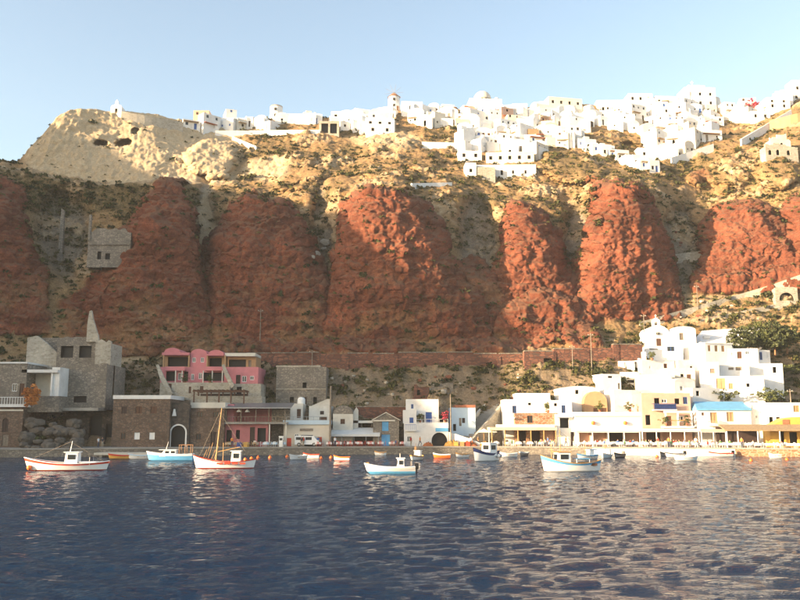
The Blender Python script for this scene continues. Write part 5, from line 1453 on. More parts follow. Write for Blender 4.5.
# 3 white motorboat with blue bottom
b3 = boat('motorboat', 'open white motorboat with sky-blue bow bottom and black outboard', 'boat', 391, 473.5, 5, .05)
k_ = b3.location.y / F; L = 47 * k_
hull(b3, L, L * .33, .5, 'skyblue', 'white_clean', 'white_clean', 'white_clean', transom=True, bow_up=.7, deckmat='woodgrey', zb=.24)
cabin(b3, .12 * L, .27 * L, 1.0, .3, 1.55, win=True, lean=.1); mast(b3, .19 * L, 1.55, 2.1, .03, 'metal'); outboard(b3, L * .5, .35)
MB().box(-L * .1, L * .1, -.5, .5, .35, .6).build('thwart', 'white_clean', b3); MB().box(-L * .51, -L * .46, -.15, .15, .7, 1.15).build('bow_post', 'woodlight', b3)
# 4 big caique
b4 = boat('caique', 'white caique with blue and ochre stripes, brown deck and boxy wheelhouse', 'boat', 572, 471.5, 7, .16)
k_ = b4.location.y / F; L = 57 * k_
hull(b4, L, L * .33, .72, 'white_clean', 'white_clean', 'skyblue', 'woodlight', bow_up=1.0, deckmat='wood')
cabin(b4, -.30 * L, -.06 * L, 1.5, .6, 2.1, 'white_clean', 'woodlight'); mast(b4, -.2 * L, 2.1, 4.6, .06, 'woodlight', .7); mast(b4, -.36 * L, .8, 3.4, .05, 'woodlight', .6)
rope(b4, [(-.48 * L, 0, 1.4), (-.2 * L, 0, 4.4), (.45 * L, 0, 1.1)])
MB().box(-.04 * L, .42 * L, -.7, .7, .62, .92).build('hatch', 'brown', b4)
MB().box(.05 * L, .3 * L, -.6, .6, 1.35, 1.42).build('sun_cover', 'skyblue', b4)
for x_ in (.06, .29):
    for y_ in (-.55, .55): MB().tube((x_ * L, y_, .6), (x_ * L, y_, 1.35), .025, n=4).build('stanchion', 'metal', b4)
# 5 blue speedboat
b5 = boat('speedboat', 'bright blue speedboat with white cabin and timber frame aft', 'boat', 171, 460.5, 6, 3.14159 * 0 + .05)
k_ = b5.location.y / F; L = 43 * k_
hull(b5, L, L * .3, .7, 'skyblue', 'skyblue', 'white_clean', 'white_clean', transom=True, bow_up=.5, deckmat='white_clean')
cabin(b5, -.25 * L, .12 * L, 1.4, .6, 1.5, lean=.7); mast(b5, -.12 * L, 1.5, 2.7, .04, 'white_clean', lean=.3)
for x_ in (.2, .33, .46):
    for y_ in (-.7, .7): MB().tube((x_ * L, y_, .5), (x_ * L, y_, 2.2), .05, n=5).build('frame_post', 'wood', b5)
for y_ in (-.7, .7): MB().box(.19 * L, .47 * L, y_ - .04, y_ + .04, 2.2, 2.28).build('frame_rail', 'wood', b5)
# 6 navy cabin boat
b6 = boat('cabin_boat', 'white cabin boat with navy stripe and reddish deck moored before the stairs', 'boat', 487, 461, 7, .75)
k_ = b6.location.y / F; L = 36 * k_
hull(b6, L, L * .34, .85, 'white_clean', 'white_clean', 'navy', 'navy', bow_up=.8, deckmat='redpaint')
cabin(b6, -.05 * L, .25 * L, 1.6, .7, 2.5, lean=.1); mast(b6, .1 * L, 2.5, 4.5, .05, 'white_clean'); buoyball(b6, L * .3, -.9, .7, .28, 'white_clean'); buoyball(b6, L * .4, -.7, .7, .28, 'navy')
# smaller craft: px, py, length px, heading, colours, label
SM = [
 (121, 459, 23, 0.0, 'woodlight', 'yellow', 'redpaint', False, 'small yellow and red rowing boat by the concrete jetty'),
 (140, 459, 20, 0.2, 'white_clean', 'white_clean', 'paleblue', True, 'small white dinghy between yellow rowing boat and blue speedboat'),
 (297.5, 459.5, 12, 1.0, 'white_clean', 'white_clean', 'white_clean', True, 'stubby white dinghy floating below the cream shop'),
 (311.5, 458, 15, -.1, 'white_clean', 'white_clean', 'redpaint', True, 'white dinghy with red fender below the cream shop'),
 (342, 461, 15, -.2, 'redpaint', 'white_clean', 'orange', True, 'white dinghy with orange-red bottom below the red chairs'),
 (380.5, 455.5, 11, 0.1, 'white_clean', 'white_clean', 'woodlight', False, 'tiny pale rowing boat close under the quay by the blue doors'),
 (417, 460, 18, 1.25, 'white_clean', 'white_clean', 'woodlight', False, 'white fishing boat moored bow-out below the white balcony house'),
 (442, 458, 16, 0.1, 'orange', 'orange', 'white_clean', True, 'orange rowing boat at the quay before the wide arch'),
 (462, 457.5, 12, .6, 'white_clean', 'white_clean', 'woodlight', True, 'small white dinghy beside the navy cabin boat'),
 (509, 457, 17, .3, 'white_clean', 'white_clean', 'white_clean', False, 'plain white boat lying under the straw-coloured canopy'),
 (523, 456, 10, 1.2, 'metal', 'metal', 'white_clean', True, 'small grey dinghy next to the plain white boat'),
 (588, 459, 22, .5, 'white_clean', 'white_clean', 'skyblue', False, 'white boat with blue cover moored behind the striped caique'),
 (607, 458, 17, 1.1, 'white_clean', 'paleblue', 'white_clean', False, 'pale blue boat moored stern-on at the whitewashed quay'),
 (619, 457.5, 12, .9, 'black', 'metal', 'black', True, 'dark inflatable dinghy with outboard at the whitewashed quay'),
 (664, 456.5, 9, .7, 'metal', 'metal', 'black', True, 'small grey inflatable below the peach house'),
 (675, 457, 18, .1, 'white_clean', 'white_clean', 'metal', True, 'white dinghy with tilted motor below the peach house'),
 (686, 460.5, 22, 0.02, 'white_clean', 'paleblue', 'white_clean', False, 'slim pale blue skiff drifting off the whitewashed quay'),
 (721, 456.5, 22, .05, 'white_clean', 'white_clean', 'redpaint', True, 'white motorboat with red stripe at the end of the whitewashed quay'),
 (775, 458, 11, .1, 'white_clean', 'white_clean', 'white_clean', True, 'small white dinghy below the ochre stone quay'),
]
for (px, py, lp, hd, c1, c2, c3, tr, lab) in SM:
    bt = boat('small_boat', lab, 'boat', px, py, 0, hd)
    L = lp * bt.location.y / F / max(.45, abs(math.cos(hd)))
    L = min(max(L, 1.9), 4.6)
    hull(bt, L, L * .38, .42, c1, c2, c3, c3, transom=tr, bow_up=.5, deckmat='woodgrey' if c2 != 'woodgrey' else 'wood', draft=.2)
    for x_ in (-.12, .18): MB().box(x_ * L, x_ * L + .22, -L * .17, L * .17, .30, .35).build('thwart', 'woodlight', bt)
    if 'motor' in lab or 'outboard' in lab: outboard(bt, L * .5, .25)
    if 'fishing' in lab or 'behind the striped' in lab or 'stern-on' in lab:
        cabin(bt, -.02 * L, .22 * L, .9, .35, 1.3, win=False); mast(bt, -.15 * L, .3, 2.4, .04)
        for k in range(3): MB().tube((.1 * L * k - .1, .3, .4), (.1 * L * k - .1, .35, 1.9), .03, n=4).build('pole', 'woodlight', bt)
    if 'blue cover' in lab: MB().box(.0, .4 * L, -.5, .5, 1.35, 1.45).build('cover', 'skyblue', bt)
# buoys
for px, py in ((240, 461), (258, 458), (270, 458), (287, 457), (331, 458), (321, 459), (657, 457), (751, 461), (787, 460)):
    Y = CAMZ / -((sp + (300 - py) / F * cp) / (cp - (300 - py) / F * sp))
    mb = MB(); mb.smooth = True
    mb.lathe([(.02, -.25), (.2, -.18), (.28, 0), (.2, .18), (.06, .24), (.06, .36), (.02, .36)], n=12)
    tag(mb.build('mooring_buoy', 'orange', loc=PZ(px, Y, .06)), 'small round orange mooring buoy floating off the quay', 'buoy', 'orange mooring buoys')
# jetty
root = empty('jetty', PZ(118, 136.5, 0)); tag(root, 'low concrete jetty slab below the brown stone house', 'jetty')
a_ = PZ(97, 136.5, 0).x - root.location.x; b_ = PZ(150, 136.5, 0).x - root.location.x
box('slab', a_, b_, -1.5, 1.8, .35, .7, 'palewall', root)
for x_ in (a_ + 1, 0, b_ - 1): box('pile', x_ - .25, x_ + .25, -1.2, -.7, -1.5, .35, 'concrete', root)

exec_order = 'furniture'
# ================================================================== tables, chairs, people
def chair_mesh(mat):
    mb = MB()
    mb.box(-.21, .21, -.21, .21, .42, .47)
    for x_ in (-.19, .16):
        for y_ in (-.2, .17): mb.box(x_, x_ + .035, y_, y_ + .035, 0, .42)
        mb.box(x_, x_ + .035, .175, .21, .47, .92)
    for z_ in (.56, .68, .80): mb.box(-.155, .16, .18, .205, z_, z_ + .07)
    return mb.mesh('chair', mat)
def table_mesh(mat):
    mb = MB(); mb.mi = 0
    mb.box(-.48, .48, -.48, .48, .72, .76)
    # cloth skirt, slightly flared
    a = [(-.49, -.49), (.49, -.49), (.49, .49), (-.49, .49)]; c = [(x_ * 1.06, y_ * 1.06) for x_, y_ in a]
    for i in range(4):
        p, q, r_, s_ = a[i], a[(i + 1) % 4], c[(i + 1) % 4], c[i]
        mb.quad((*p, .762), (*q, .762), (*r_, .38), (*s_, .38))
    mb.quad(*[(*p, .763) for p in a])
    mb.mi = 1
    for x_ in (-.42, .37):
        for y_ in (-.42, .37): mb.box(x_, x_ + .05, y_, y_ + .05, 0, .72)
    return mb.mesh('table', [mat, 'wood'])
chairs = {m_: chair_mesh(m_) for m_ in ('red', 'white_clean', 'woodlight', 'skyblue')}
tables = {m_: table_mesh(m_) for m_ in ('cloth', 'paleblue', 'canvas_cream')}
def inst(name, me, loc, rz, label, cat, group):
    o = bpy.data.objects.new(name, me); col.objects.link(o); o.location = loc; o.rotation_euler = (0, 0, rz)
    return tag(o, label, cat, group)
# people: one continuous skin-modifier body per pose
def figure(pose):
    J = {'pel': (0, 0, .93), 'sp1': (0, 0, 1.15), 'che': (0, -.01, 1.36), 'nek': (0, -.01, 1.50), 'hd0': (0, -.03, 1.60), 'hd1': (0, -.02, 1.74)}
    Rr = {'pel': .15, 'sp1': .135, 'che': .15, 'nek': .06, 'hd0': .09, 'hd1': .085}
    E = [('pel', 'sp1'), ('sp1', 'che'), ('che', 'nek'), ('nek', 'hd0'), ('hd0', 'hd1')]
    for sd, s_ in (('l', -1), ('r', 1)):
        if pose == 'stand':
            arm = [(.19 * s_, 0, 1.42), (.25 * s_, .03, 1.15), (.25 * s_, -.08, .90), (.25 * s_, -.11, .80)]
            leg = [(.10 * s_, 0, .86), (.11 * s_, -.02, .50), (.12 * s_, .02, .09), (.13 * s_, -.14, .04)]
        elif pose == 'walk':
            arm = [(.19 * s_, 0, 1.42), (.24 * s_, .08 * s_, 1.17), (.24 * s_, -.05 + .14 * s_, .95), (.24 * s_, -.08 + .16 * s_, .86)]
            leg = [(.10 * s_, 0, .86), (.10 * s_, -.16 * s_ - .05, .50), (.10 * s_, -.24 * s_ + .08, .10), (.10 * s_, -.24 * s_ - .07, .04)]
        else:
            arm = [(.19 * s_, 0, 1.42), (.25 * s_, -.05, 1.16), (.17 * s_, -.30, 1.16), (.12 * s_, -.38, 1.18)]
            leg = [(.10 * s_, 0, .90), (.13 * s_, -.42, .92), (.13 * s_, -.42, .53), (.13 * s_, -.56, .48)]
        for n, q, r_ in zip(('sh', 'el', 'wr', 'ha'), arm, (.065, .05, .038, .045)): J[n + sd] = q; Rr[n + sd] = r_
        for n, q, r_ in zip(('hi', 'kn', 'an', 'fo'), leg, (.095, .07, .05, .045)): J[n + sd] = q; Rr[n + sd] = r_
        E += [('che', 'sh' + sd), ('sh' + sd, 'el' + sd), ('el' + sd, 'wr' + sd), ('wr' + sd, 'ha' + sd), ('pel', 'hi' + sd), ('hi' + sd, 'kn' + sd), ('kn' + sd, 'an' + sd), ('an' + sd, 'fo' + sd)]
    ks = list(J)
    dz = -.45 if pose == 'sit' else 0
    me = bpy.data.meshes.new('f'); me.from_pydata([(J[k][0], J[k][1], J[k][2] + dz) for k in ks], [(ks.index(a), ks.index(b_)) for a, b_ in E], [])
    o = bpy.data.objects.new('f', me); col.objects.link(o)
    sk = o.modifiers.new('s', 'SKIN'); sb = o.modifiers.new('d', 'SUBSURF'); sb.levels = 1; sb.render_levels = 1
    for i, k in enumerate(ks):
        sv_ = me.skin_vertices[0].data[i]; sv_.radius = (Rr[k], Rr[k]); sv_.use_root = (k == 'pel')
    dg = bpy.context.evaluated_depsgraph_get(); dg.update()
    out = bpy.data.meshes.new_from_object(o.evaluated_get(dg))
    bpy.data.objects.remove(o)
    return out, dz
bodies = []
for pose, combos in (('stand', (('shirt_white', 'trouser'), ('shirt_red', 'trouser_light'), ('shirt_blue', 'trouser'))), ('walk', (('shirt_orange', 'trouser'), ('shirt_dark', 'trouser_light'))), ('sit', (('shirt_white', 'trouser'), ('shirt_red', 'trouser'), ('shirt_blue', 'trouser_light'), ('shirt_green', 'trouser'), ('shirt_dark', 'trouser_light')))):
    base_me, dz_ = figure(pose)
    for sh_, tr_ in combos:
        me = base_me.copy(); me.name = 'person'
        for m_ in ('skin', sh_, tr_, 'hair'): me.materials.append(M[m_])
        for p_ in me.polygons:
            c = p_.center; z_ = c.z - dz_
            p_.use_smooth = True
            if z_ > 1.66 or (z_ > 1.56 and c.y > .03): mi = 3
            elif z_ > 1.46: mi = 0
            elif abs(c.x) > .19 and z_ < 1.18 and z_ > .7: mi = 0
            elif pose == 'sit' and c.y < -.2 and z_ > 1.1: mi = 0
            elif z_ > .98: mi = 1
            else: mi = 2
            p_.material_index = mi
        bodies.append((pose, sh_.split('_')[1], tr_, me))
def person(pose, i, loc, rz, where):
    c = [b_ for b_ in bodies if b_[0] == pose]; b_ = c[i % len(c)]
    verb = {'stand': 'standing', 'walk': 'walking', 'sit': 'seated'}[pose]
    return inst('person', b_[3], loc, rz, f"person {verb} in {b_[1]} top {where}", 'person', 'people on the quay')
fr_ = random.Random(5)
def dining(p0, p1, step, rows, cm, tm, where, ppl, off=1.4, tables_label='table'):
    px = p0; k = 0
    while px < p1:
        for r_ in range(rows):
            q = px + (step / 2 if r_ % 2 else 0) + fr_.uniform(-.6, .6)
            if q > p1: continue
            Y = qy(q) + off + r_ * 1.9 + fr_.uniform(-.15, .15)
            c = PZ(q, Y, QZ + .004)
            inst('table', tables[tm], c, fr_.uniform(-.1, .1), f"square cloth-covered table {where}", 'table', 'quayside dining tables')
            for a_ in (0, 1, 2, 3):
                if fr_.random() < .18: continue
                an = a_ * math.pi / 2 + fr_.uniform(-.12, .12)
                loc = c + Vector((math.sin(an) * .72, math.cos(an) * .72, 0))
                inst('chair', chairs[cm], loc, -an, f"{'red' if cm == 'red' else ('white' if 'white' in cm else ('blue' if cm == 'skyblue' else 'pale wooden'))} slatted chair at the tables {where}", 'chair', 'quayside dining chairs')
                if fr_.random() < ppl:
                    person('sit', fr_.randrange(9), loc + Vector((0, 0, .02)), -an, f"at a table {where}")
        px += step; k += 1
dining(228, 262, 9, 1, 'woodlight', 'canvas_cream', 'before the dark pink taverna', .1)
dining(266, 284, 8.5, 1, 'white_clean', 'paleblue', 'beside the cream shop', .05)
dining(318, 412, 10.5, 1, 'red', 'cloth', 'by the long white awning', .12)
dining(336, 378, 11, 1, 'red', 'cloth', 'under the long white awning', .2, off=3.6)
dining(497, 556, 11, 1, 'white_clean', 'cloth', 'under the straw-coloured canopy', .3)
dining(579, 642, 10, 2, 'white_clean', 'cloth', 'below the two orange lamps', .32)
dining(645, 700, 10, 2, 'white_clean', 'cloth', 'in front of the peach house', .32)
dining(702, 735, 10, 1, 'white_clean', 'cloth', 'below the blue-roofed house', .3)
dining(737, 812, 10.5, 1, 'white_clean', 'cloth', 'under the thatched canopy', .25, off=1.2)
for i, (px, off, pose, where) in enumerate([(98, 2.5, 'stand', 'in front of the dark ruin doorway'), (102, 3.0, 'walk', 'by the ruin'), (232, 1.0, 'walk', 'near the dark pink taverna'), (301.5, 1.2, 'walk', 'outside the cream shop'), (303.5, 1.6, 'stand', 'outside the cream shop'), (318, 2.6, 'stand', 'beside the tall thick pole'), (335, 1.0, 'stand', 'beside the long white awning'), (411, .9, 'stand', 'below the white balcony house'),
      (420, 1.2, 'walk', 'below the white balcony house'), (471, .8, 'stand', 'by the stone staircase'), (478, 1.2, 'walk', 'by the stone staircase'), (548, .7, 'stand', 'under the straw-coloured canopy'), (566, .9, 'walk', 'before the narrow white house'), (658, .7, 'stand', 'at the edge of the whitewashed quay'), (669, .6, 'walk', 'at the edge of the whitewashed quay'), (696, .8, 'stand', 'below the blue roof'), (742, .7, 'walk', 'near the thatched canopy')]):
    person(pose, i, PZ(px, qy(px) + off, QZ + .012), fr_.uniform(-1.5, 1.5), where)
# parasols
for px, lab in ((484, 'white square parasol standing left of its twin near the stairs'), (492, 'white square parasol beside the straw-coloured canopy')):
    t_ = empty('parasol', PZ(px, 151.5, QZ)); tag(t_, lab, 'parasol', 'white parasols near the stairs')
    MB().tube((0, 0, 0), (0, 0, 3.0), .04, n=6).build('pole', 'woodlight', t_)
    MB().lathe([(1.25, 2.45), (1.2, 2.62), (.05, 3.15)], n=4, a0=.785, a1=.785 + 2 * math.pi).build('canopy', 'canvas', t_)
# crates, cafe boards, fuel pump on the quay
def crate(px, off, w, h, mt, lab):
    t_ = empty('crate', PZ(px, qy(px) + off, QZ + .004), fr_.uniform(-.3, .3)); tag(t_, lab, 'crate', 'crates on the quay')
    mb = MB()
    for z_ in np.arange(0.02, h - .05, .16): mb.box(-w / 2, w / 2, -w / 2, -w / 2 + .03, z_, z_ + .12); mb.box(-w / 2, w / 2, w / 2 - .03, w / 2, z_, z_ + .12); mb.box(-w / 2, -w / 2 + .03, -w / 2 + .03, w / 2 - .03, z_, z_ + .12); mb.box(w / 2 - .03, w / 2, -w / 2 + .03, w / 2 - .03, z_, z_ + .12)
    mb.build('slats', mt, t_); box('base', -w / 2 + .03, w / 2 - .03, -w / 2 + .03, w / 2 - .03, 0, .05, mt, t_)
for px, mt, lab in ((239, 'blue', 'blue slatted crate before the dark pink taverna'), (246, 'yellow', 'yellow slatted crate before the dark pink taverna'), (462, 'woodlight', 'wooden slatted crate by the stairs'), (456, 'yellow', 'yellow slatted crate by the stairs'), (468, 'red', 'red slatted crate by the stairs')):
    crate(px, .5, .8, .8, mt, lab)
mk('net_yellow', (0.34, 0.19, 0.05), 0.95, 0.4, 6.0, bmp=1.0)
mk('net_orange', (0.34, 0.11, 0.04), 0.95, 0.4, 6.0, bmp=1.0)
def net_pile(px, off, w, h, mt, lab):
    n1, n2 = 22, 10; vs_ = []; fs_ = []
    for i in range(n1 + 1):
        for j in range(n2 + 1):
            u, v = i / n1 * 2 - 1, j / n2 * 2 - 1
            e = max(0, 1 - abs(u) ** 2.4) * max(0, 1 - abs(v) ** 2.4)
            vs_.append((u * w / 2, v * .8, h * e * (1 + .4 * math.sin(u * 9 + px) * math.cos(v * 5 + u * 4)) + .02))
    for i in range(n1):
        for j in range(n2): a = i * (n2 + 1) + j; fs_.append((a, a + n2 + 1, a + n2 + 2, a + 1))
    t_ = empty('net_pile', PZ(px, qy(px) + off, QZ + .004)); tag(t_, lab, 'fishing net')
    mb = MB(); mb.add(vs_, fs_); mb.build('net', mt, t_, smooth=True)
    for k in range(7): MB().lathe([(.02, -.09), (.08, -.05), (.1, 0), (.08, .05), (.02, .09)], ((k / 6 - .5) * w * .7, -.35 + .2 * (k % 3), h * .62 + .08 * (k % 2)), 8).build('float', 'orange' if k % 2 else 'yellow', t_)
net_pile(452, .9, 3.0, .9, 'net_yellow', 'yellow fishing net heap on the quay by the tall pale pole')
net_pile(469, .9, 3.2, .8, 'net_orange', 'orange fishing net heap on the quay below the stairs')
net_pile(486, 1.0, 2.4, .7, 'net_yellow', 'smaller yellow net heap beside the white parasols')
net_pile(428, .9, 2.0, .6, 'net_orange', 'small orange net heap left of the wide arch')
t_ = empty('fuel_pump', PZ(281, qy(281) + 1.0, QZ + .004)); tag(t_, 'white boxy fuel pump standing left of the cream shop', 'fuel pump')
box('body', -.35, .35, -.25, .25, 0, 1.7, 'white_clean', t_); box('display', -.25, .25, -.27, -.252, 1.1, 1.5, 'black', t_); box('cap', -.4, .4, -.3, .3, 1.702, 1.85, 'white_clean', t_)
MB().tube((.37, -.1, 1.2), (.42, -.2, .4), .03, n=5).build('hose', 'black', t_)
# small van behind the quay
t_ = empty('van', PZ(307, 148.6, QZ + .004)); tag(t_, 'small white delivery van parked before the cream shop', 'van')
mb = MB(); mb.prism([(-2.1, .35), (2.1, .35), (2.1, 1.0), (1.75, 1.15), (1.2, 1.85), (-2.0, 1.9), (-2.1, 1.7)], -.85, .85); mb.build('body', 'white_clean', t_)
for x_ in (-1.35, 1.35):
    for y_ in (-.86, .72):
        w_ = MB().tube((x_, y_, .34), (x_, y_ + .16, .34), .34, n=16).build('wheel', 'black', t_)
        MB().tube((x_, y_ - .01, .34), (x_, y_ + .17, .34), .18, n=12).build('rim', 'metal', w_)
MB().box(-1.9, -.4, -.87, -.852, 1.15, 1.65).build('window', 'glass', t_); MB().box(-.2, .9, -.87, -.852, 1.15, 1.65).build('window', 'glass', t_)

exec_order = 'plants'
# ================================================================== rocks and plants
def rock_mesh(seed, sub=3):
    bm = bmesh.new(); bmesh.ops.create_icosphere(bm, subdivisions=sub, radius=1)
    co = np.array([v.co[:] for v in bm.verts])
    d = fbm(co, 1.3, 3, .5, seed * 3.7); d2 = fbm(co, .45, 2, .5, seed * 9.1)
    for v, a, b_ in zip(bm.verts, d, d2):
        v.co = v.co * (1 + .55 * a + .18 * b_); v.co.z *= .75
        for ax in range(3):                         # a few flat faces
            lim = .72 + .12 * math.sin(seed * (ax + 1))
            if abs(v.co[ax]) > lim: v.co[ax] = math.copysign(lim + (abs(v.co[ax]) - lim) * .25, v.co[ax])
    me = bpy.data.meshes.new('boulder'); bm.to_mesh(me); bm.free()
    return me
mk('rock_dark', (0.10, 0.085, 0.07), 0.95, 0.35, 1.2, bmp=.5)
mk('rock_pale', (0.42, 0.37, 0.30), 0.95, 0.2, 1.2, bmp=.5)
mk('rock_red', (0.17, 0.06, 0.035), 0.95, 0.3, 1.2, bmp=.5)
rocks = {}
for mt in ('rock_dark', 'rock_pale', 'rock_red'):
    rocks[mt] = []
    for s_ in range(4):
        me = rock_mesh(s_ + 1, 2); me.materials.append(M[mt]); rocks[mt].append(me)
def boulder(loc, r_, mt, label, group):
    o = inst('boulder', rocks[mt][fr_.randrange(4)], loc, fr_.uniform(0, 6.28), label, 'boulder', group)
    o.scale = (r_ * fr_.uniform(.8, 1.3), r_ * fr_.uniform(.8, 1.3), r_ * fr_.uniform(.7, 1.1)); return o
for px, py, r_ in ((325.5, 243, 1.7), (324, 249, .9), (317, 254, 1.1), (313, 257, .6)):
    l, n_ = hit(px, py); boulder(l, r_, 'rock_pale', 'pale boulder lodged in the scree between two dark red cliffs', 'pale boulders between the cliffs')
for i in range(46):
    px = fr_.uniform(20, 84); f_ = fr_.random(); Y = 135.6 + (px / 84) * 2.5 + f_ * 6
    boulder(PZ(px, Y, .3 + f_ * 5.5 + fr_.uniform(-.4, .4)), fr_.uniform(.6, 1.5), 'rock_dark', 'dark angular shore boulder heaped below the ruin', 'shore boulders below the ruin')
for i in range(34):
    px = fr_.uniform(330, 520); py = fr_.uniform(374, 404); l, n_ = hit(px, py)
    if l: boulder(l, fr_.uniform(.25, .7), fr_.choice(['rock_pale', 'rock_red', 'rock_pale']), 'loose rock on the rubble slope below the road wall', 'loose rocks below the road wall')
for i in range(40):
    px = fr_.uniform(640, 800); py = fr_.uniform(215, 320); l, n_ = hit(px, py)
    c_ = int((px - PX0) / ((PX1 - PX0) / (NC - 1)))
    if l and red[int(np.argmin(np.abs(PPY[:, c_] - py))), c_] < .3: boulder(l, fr_.uniform(.25, .6), fr_.choice(['rock_pale', 'rock_red']), 'loose rock on the golden slope under the lit red cliffs', 'loose rocks on the golden slope')
# scrub: tufts over the slopes (uncountable)
mcol, nt, b = nodes('scrub')
a_ = N(nt, 'ShaderNodeAttribute', attribute_name='tone'); rpm = ramp(nt, [(0.0, (0.035, 0.042, 0.018)), (0.45, (0.085, 0.085, 0.030)), (0.75, (0.15, 0.12, 0.05)), (1.0, (0.26, 0.18, 0.08))])
nt.links.new(a_.outputs['Fac'], rpm.inputs[0]); nt.links.new(rpm.outputs[0], b.inputs['Base Color']); b.inputs['Roughness'].default_value = .9; b.inputs['Specular IOR Level'].default_value = .1
M['scrub'] = mcol
sr = np.random.RandomState(4)
def leaf_cloud(centres, radii, flat, K, size, tone, seed):
    """K small triangles-pairs on each tuft"""
    r_ = np.random.RandomState(seed); n = len(centres)
    d = r_.normal(size=(n, K, 3)); d /= np.linalg.norm(d, axis=2, keepdims=True); d[..., 2] = np.abs(d[..., 2])
    rad = r_.uniform(.45, 1.0, size=(n, K, 1)); off = d * rad * radii[:, None, None]; off[..., 2] *= flat
    c = centres[:, None, :] + off
    a = r_.normal(size=(n, K, 3)); a /= np.linalg.norm(a, axis=2, keepdims=True)
    b_ = np.cross(a, r_.normal(size=(n, K, 3))); b_ /= np.linalg.norm(b_, axis=2, keepdims=True)
    s_ = (radii[:, None, None] * size) * r_.uniform(.6, 1.3, size=(n, K, 1))
    v = np.stack([c - a * s_ - b_ * s_ * .5, c + a * s_ - b_ * s_ * .5, c + a * s_ * .8 + b_ * s_ * .6, c - a * s_ * .8 + b_ * s_ * .6], 2).reshape(-1, 3)
    q = np.arange(len(v)).reshape(-1, 4)
    me = grid_mesh('leaves', v, q)
    if tone is not None:
        at = me.attributes.new('tone', 'FLOAT', 'POINT')
        tn = np.repeat(np.clip(tone[:, None] + r_.uniform(-.12, .12, size=(n, K)), 0, 1).ravel(), 4)
        at.data.foreach_set('value', tn.astype(np.float32))
    return me
cs, rsz, tn = [], [], []
colstep = (PX1 - PX0) / (NC - 1)
tries = 0
while len(cs) < 9500 and tries < 60000:
    tries += 1
    px = sr.uniform(-20, 820); py = sr.uniform(112, 430)
    c = int((px - PX0) / colstep); pr = PPY[:, c]
    rr_ = int(np.argmin(np.abs(pr - py)))
    pv = (1 - red[rr_, c]) * (1 - .80 * pale[rr_, c]) * (.15 + .85 * veg[rr_, c]) + .05 * red[rr_, c]
    if sr.rand() > pv: continue
    l, n_ = hit(px, py)
    if l is None: continue
    cs.append((l.x, l.y, l.z)); big = sr.rand() < .12
    rsz.append(sr.uniform(.7, 1.35) if big else sr.uniform(.25, .7)); tn.append(sr.beta(1.6, 2.2) if not big else sr.uniform(0, .45))
me = leaf_cloud(np.array(cs), np.array(rsz), .75, 22, .30, np.array(tn), 8)
me.materials.append(M['scrub'])
o = bpy.data.objects.new('scrub', me); col.objects.link(o)
tag(o, 'low dry scrub and tufts scattered over the slopes', 'scrub', kind='stuff')
# trees and bushes
def potted(px, py, Y, where, mt='leaf'):
    loc = P(px, py, Y); t_ = empty('potted_plant', loc); tag(t_, f'potted shrub {where}', 'plant', 'potted shrubs on the terraces')
    MB().lathe([(.16, 0), (.2, .05), (.28, .45), (.30, .5), (.24, .5), (.22, .44), (.02, .43)], n=12).build('pot', 'tile', t_)
    r_ = np.random.RandomState(int(px)); pts = r_.normal(size=(26, 3)) * np.array([.28, .28, .35]) + np.array([0, 0, 1.0])
    me = leaf_cloud(pts, r_.uniform(.2, .4, size=26), 1.0, 14, .3, None, int(px)); me.materials.append(M[mt])
    o = bpy.data.objects.new('foliage', me); col.objects.link(o); o.parent = t_
    MB().tube((0, 0, .4), (0, 0, .9), .03, n=5).build('stem', 'wood', t_)
def tree(name, label, loc, h, rx, rz_, leafmat, K=24, n=230, cat='tree', trunk=True, seed=1):
    t_ = empty(name, loc); tag(t_, label, cat)
    r_ = np.random.RandomState(seed)
    cz = h - rz_
    pts = r_.normal(size=(n, 3)); pts /= np.linalg.norm(pts, axis=1, keepdims=True); pts *= r_.uniform(.35, 1.0, size=(n, 1)) ** .6
    wob = 1 + .35 * np.sin(pts[:, 0:1] * 4 + seed) * np.cos(pts[:, 2:3] * 5 + seed)
    pts = pts * wob * np.array([rx, rx * .8, rz_]) + np.array([0, 0, cz])
    me = leaf_cloud(pts, r_.uniform(.35, .75, size=n) * max(rx / 3.0, .8), 1.0, K, .28, None, seed + 50)
    me.materials.append(M[leafmat])
    crown = bpy.data.objects.new('crown', me); col.objects.link(crown); crown.parent = t_
    if trunk:
        mb = MB(); mb.tube((0, 0, -1), (.1, 0, cz * .8), .22, .14, 8); q = (.1, 0, cz * .7)
        for k in range(5):
            a = 2 * math.pi * k / 5 + seed; mb.tube(q, (math.cos(a) * rx * .6, math.sin(a) * rx * .5, cz + rz_ * .3 * math.sin(a * 2)), .10, .04, 6)
        mb.build('trunk', 'wood', t_)
    return t_
for i, (px, pb, Y, h, rx, rz_, lab) in enumerate([(742, 351, 170, 4.4, 2.7, 2.3, 'rounded green tree left of its neighbours above the white annex'), (757, 350, 172, 5.4, 3.0, 2.8, 'tallest dense green tree between two others above the white annex'), (775, 351, 171, 5.2, 3.7, 2.7, 'broad dark green tree beside the sloping white roof end'), (787, 349, 173, 4.6, 2.8, 2.4, 'outer green tree on the golden slope beyond the white annex')]):
    tree('tree', lab, P(px, pb, Y), h, rx, rz_, 'leaf' if i % 2 else 'leaf_dark', seed=i + 3)
tree('bougainvillea', 'orange flowering bush spilling over the terrace by the white pergola', P(31, 409, 140.6), 3.9, 1.15, 2.0, 'flower_orange', n=110, cat='bush', trunk=False, seed=20)
l, n_ = hit(752, 114)
tree('bougainvillea', 'dark red bougainvillea over the white cube houses on the rim', l, 4.8, 2.6, 2.0, 'flower_red', n=80, cat='bush', seed=22)
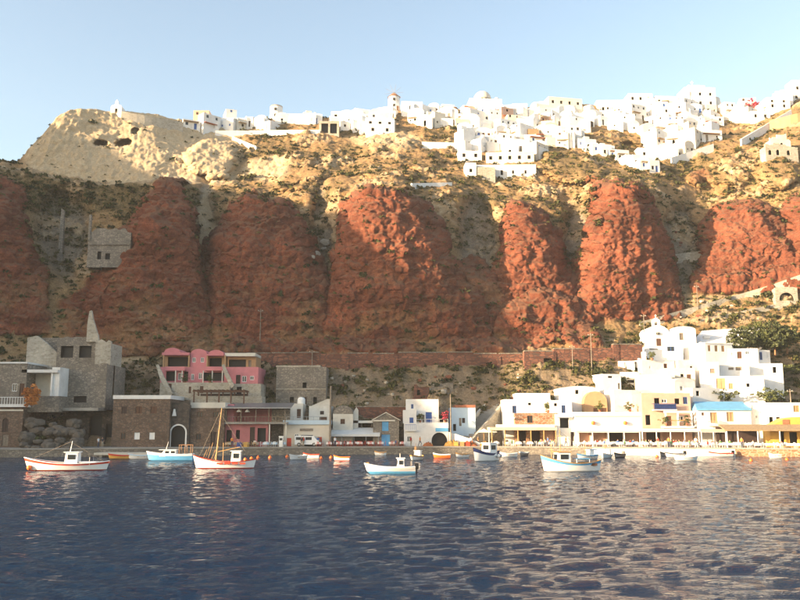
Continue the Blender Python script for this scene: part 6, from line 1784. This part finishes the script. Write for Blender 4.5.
for i, (px, py, rx, lab) in enumerate([(725, 398, 2.4, 'flat olive bush on the roof terrace above the blue roof'), (772, 398, 2.8, 'wide olive bush behind the long plain white building'), (344, 410, 1.6, 'dark bush behind the cottage vault'), (36, 440, 1.5, 'dark bush among the shore boulders'), (600, 372, 1.3, 'green bush beside the tall utility pole'), (790, 372, 2.2, 'olive bush on the slope right of the grass-edged roof')]):
    Y_ = {725: 156, 772: 156, 344: 158, 36: 141, 600: 0, 790: 0}[px]
    loc = P(px, py + 3, Y_) if Y_ else hit(px, py + 3)[0]
    tree('bush', lab, loc, rx * .8, rx, rx * .45, 'leaf' if i % 2 else 'leaf_dark', n=50, cat='bush', trunk=False, seed=30 + i)

for px, py, Y, where, mt in [(420, 423, 152.0, 'on the terrace left of the blue door', 'leaf'), (445, 423, 152.0, 'on the terrace end of the white balcony house', 'flower_red'), (666, 426, 148.2, 'on the portico below the peach house', 'leaf'), (687, 426, 148.2, 'at the outer pillar of the peach portico', 'leaf_dark'), (600, 412, 153, 'on the roof of the long taverna by the ochre house', 'leaf'), (630, 412, 152, 'on the long taverna roof above the right-hand orange lamp', 'leaf_dark'), (548, 413, 154, 'on the flat roof of the orange stone house', 'leaf'), (210, 384, 156.6, 'on the stone base of the pink hotel', 'leaf'), (185, 384, 156.6, 'beside the pink hotel veranda pillars', 'leaf_dark'), (652, 360.5, 164.4, 'on the low house roof under the chapel terrace', 'leaf')]:
    potted(px, py, Y, where, mt)

# ------------------------------------------------------------------ thin evening haze filling the bay
m = bpy.data.materials.new('haze'); m.use_nodes = True
nt = m.node_tree
for n_ in list(nt.nodes):
    if n_.type == 'BSDF_PRINCIPLED': nt.nodes.remove(n_)
pv = nt.nodes.new('ShaderNodeVolumePrincipled')
pv.inputs['Color'].default_value = (0.86, 0.90, 0.95, 1)
pv.inputs['Density'].default_value = 0.00016
pv.inputs['Anisotropy'].default_value = 0.0
nt.links.new(pv.outputs[0], nt.nodes['Material Output'].inputs['Volume'])
M['haze'] = m
o = box('haze', -4100, 4100, -4100, 4100, -6, 150, 'haze')
tag(o, 'thin pale evening haze filling the air over the bay', 'haze', kind='stuff')
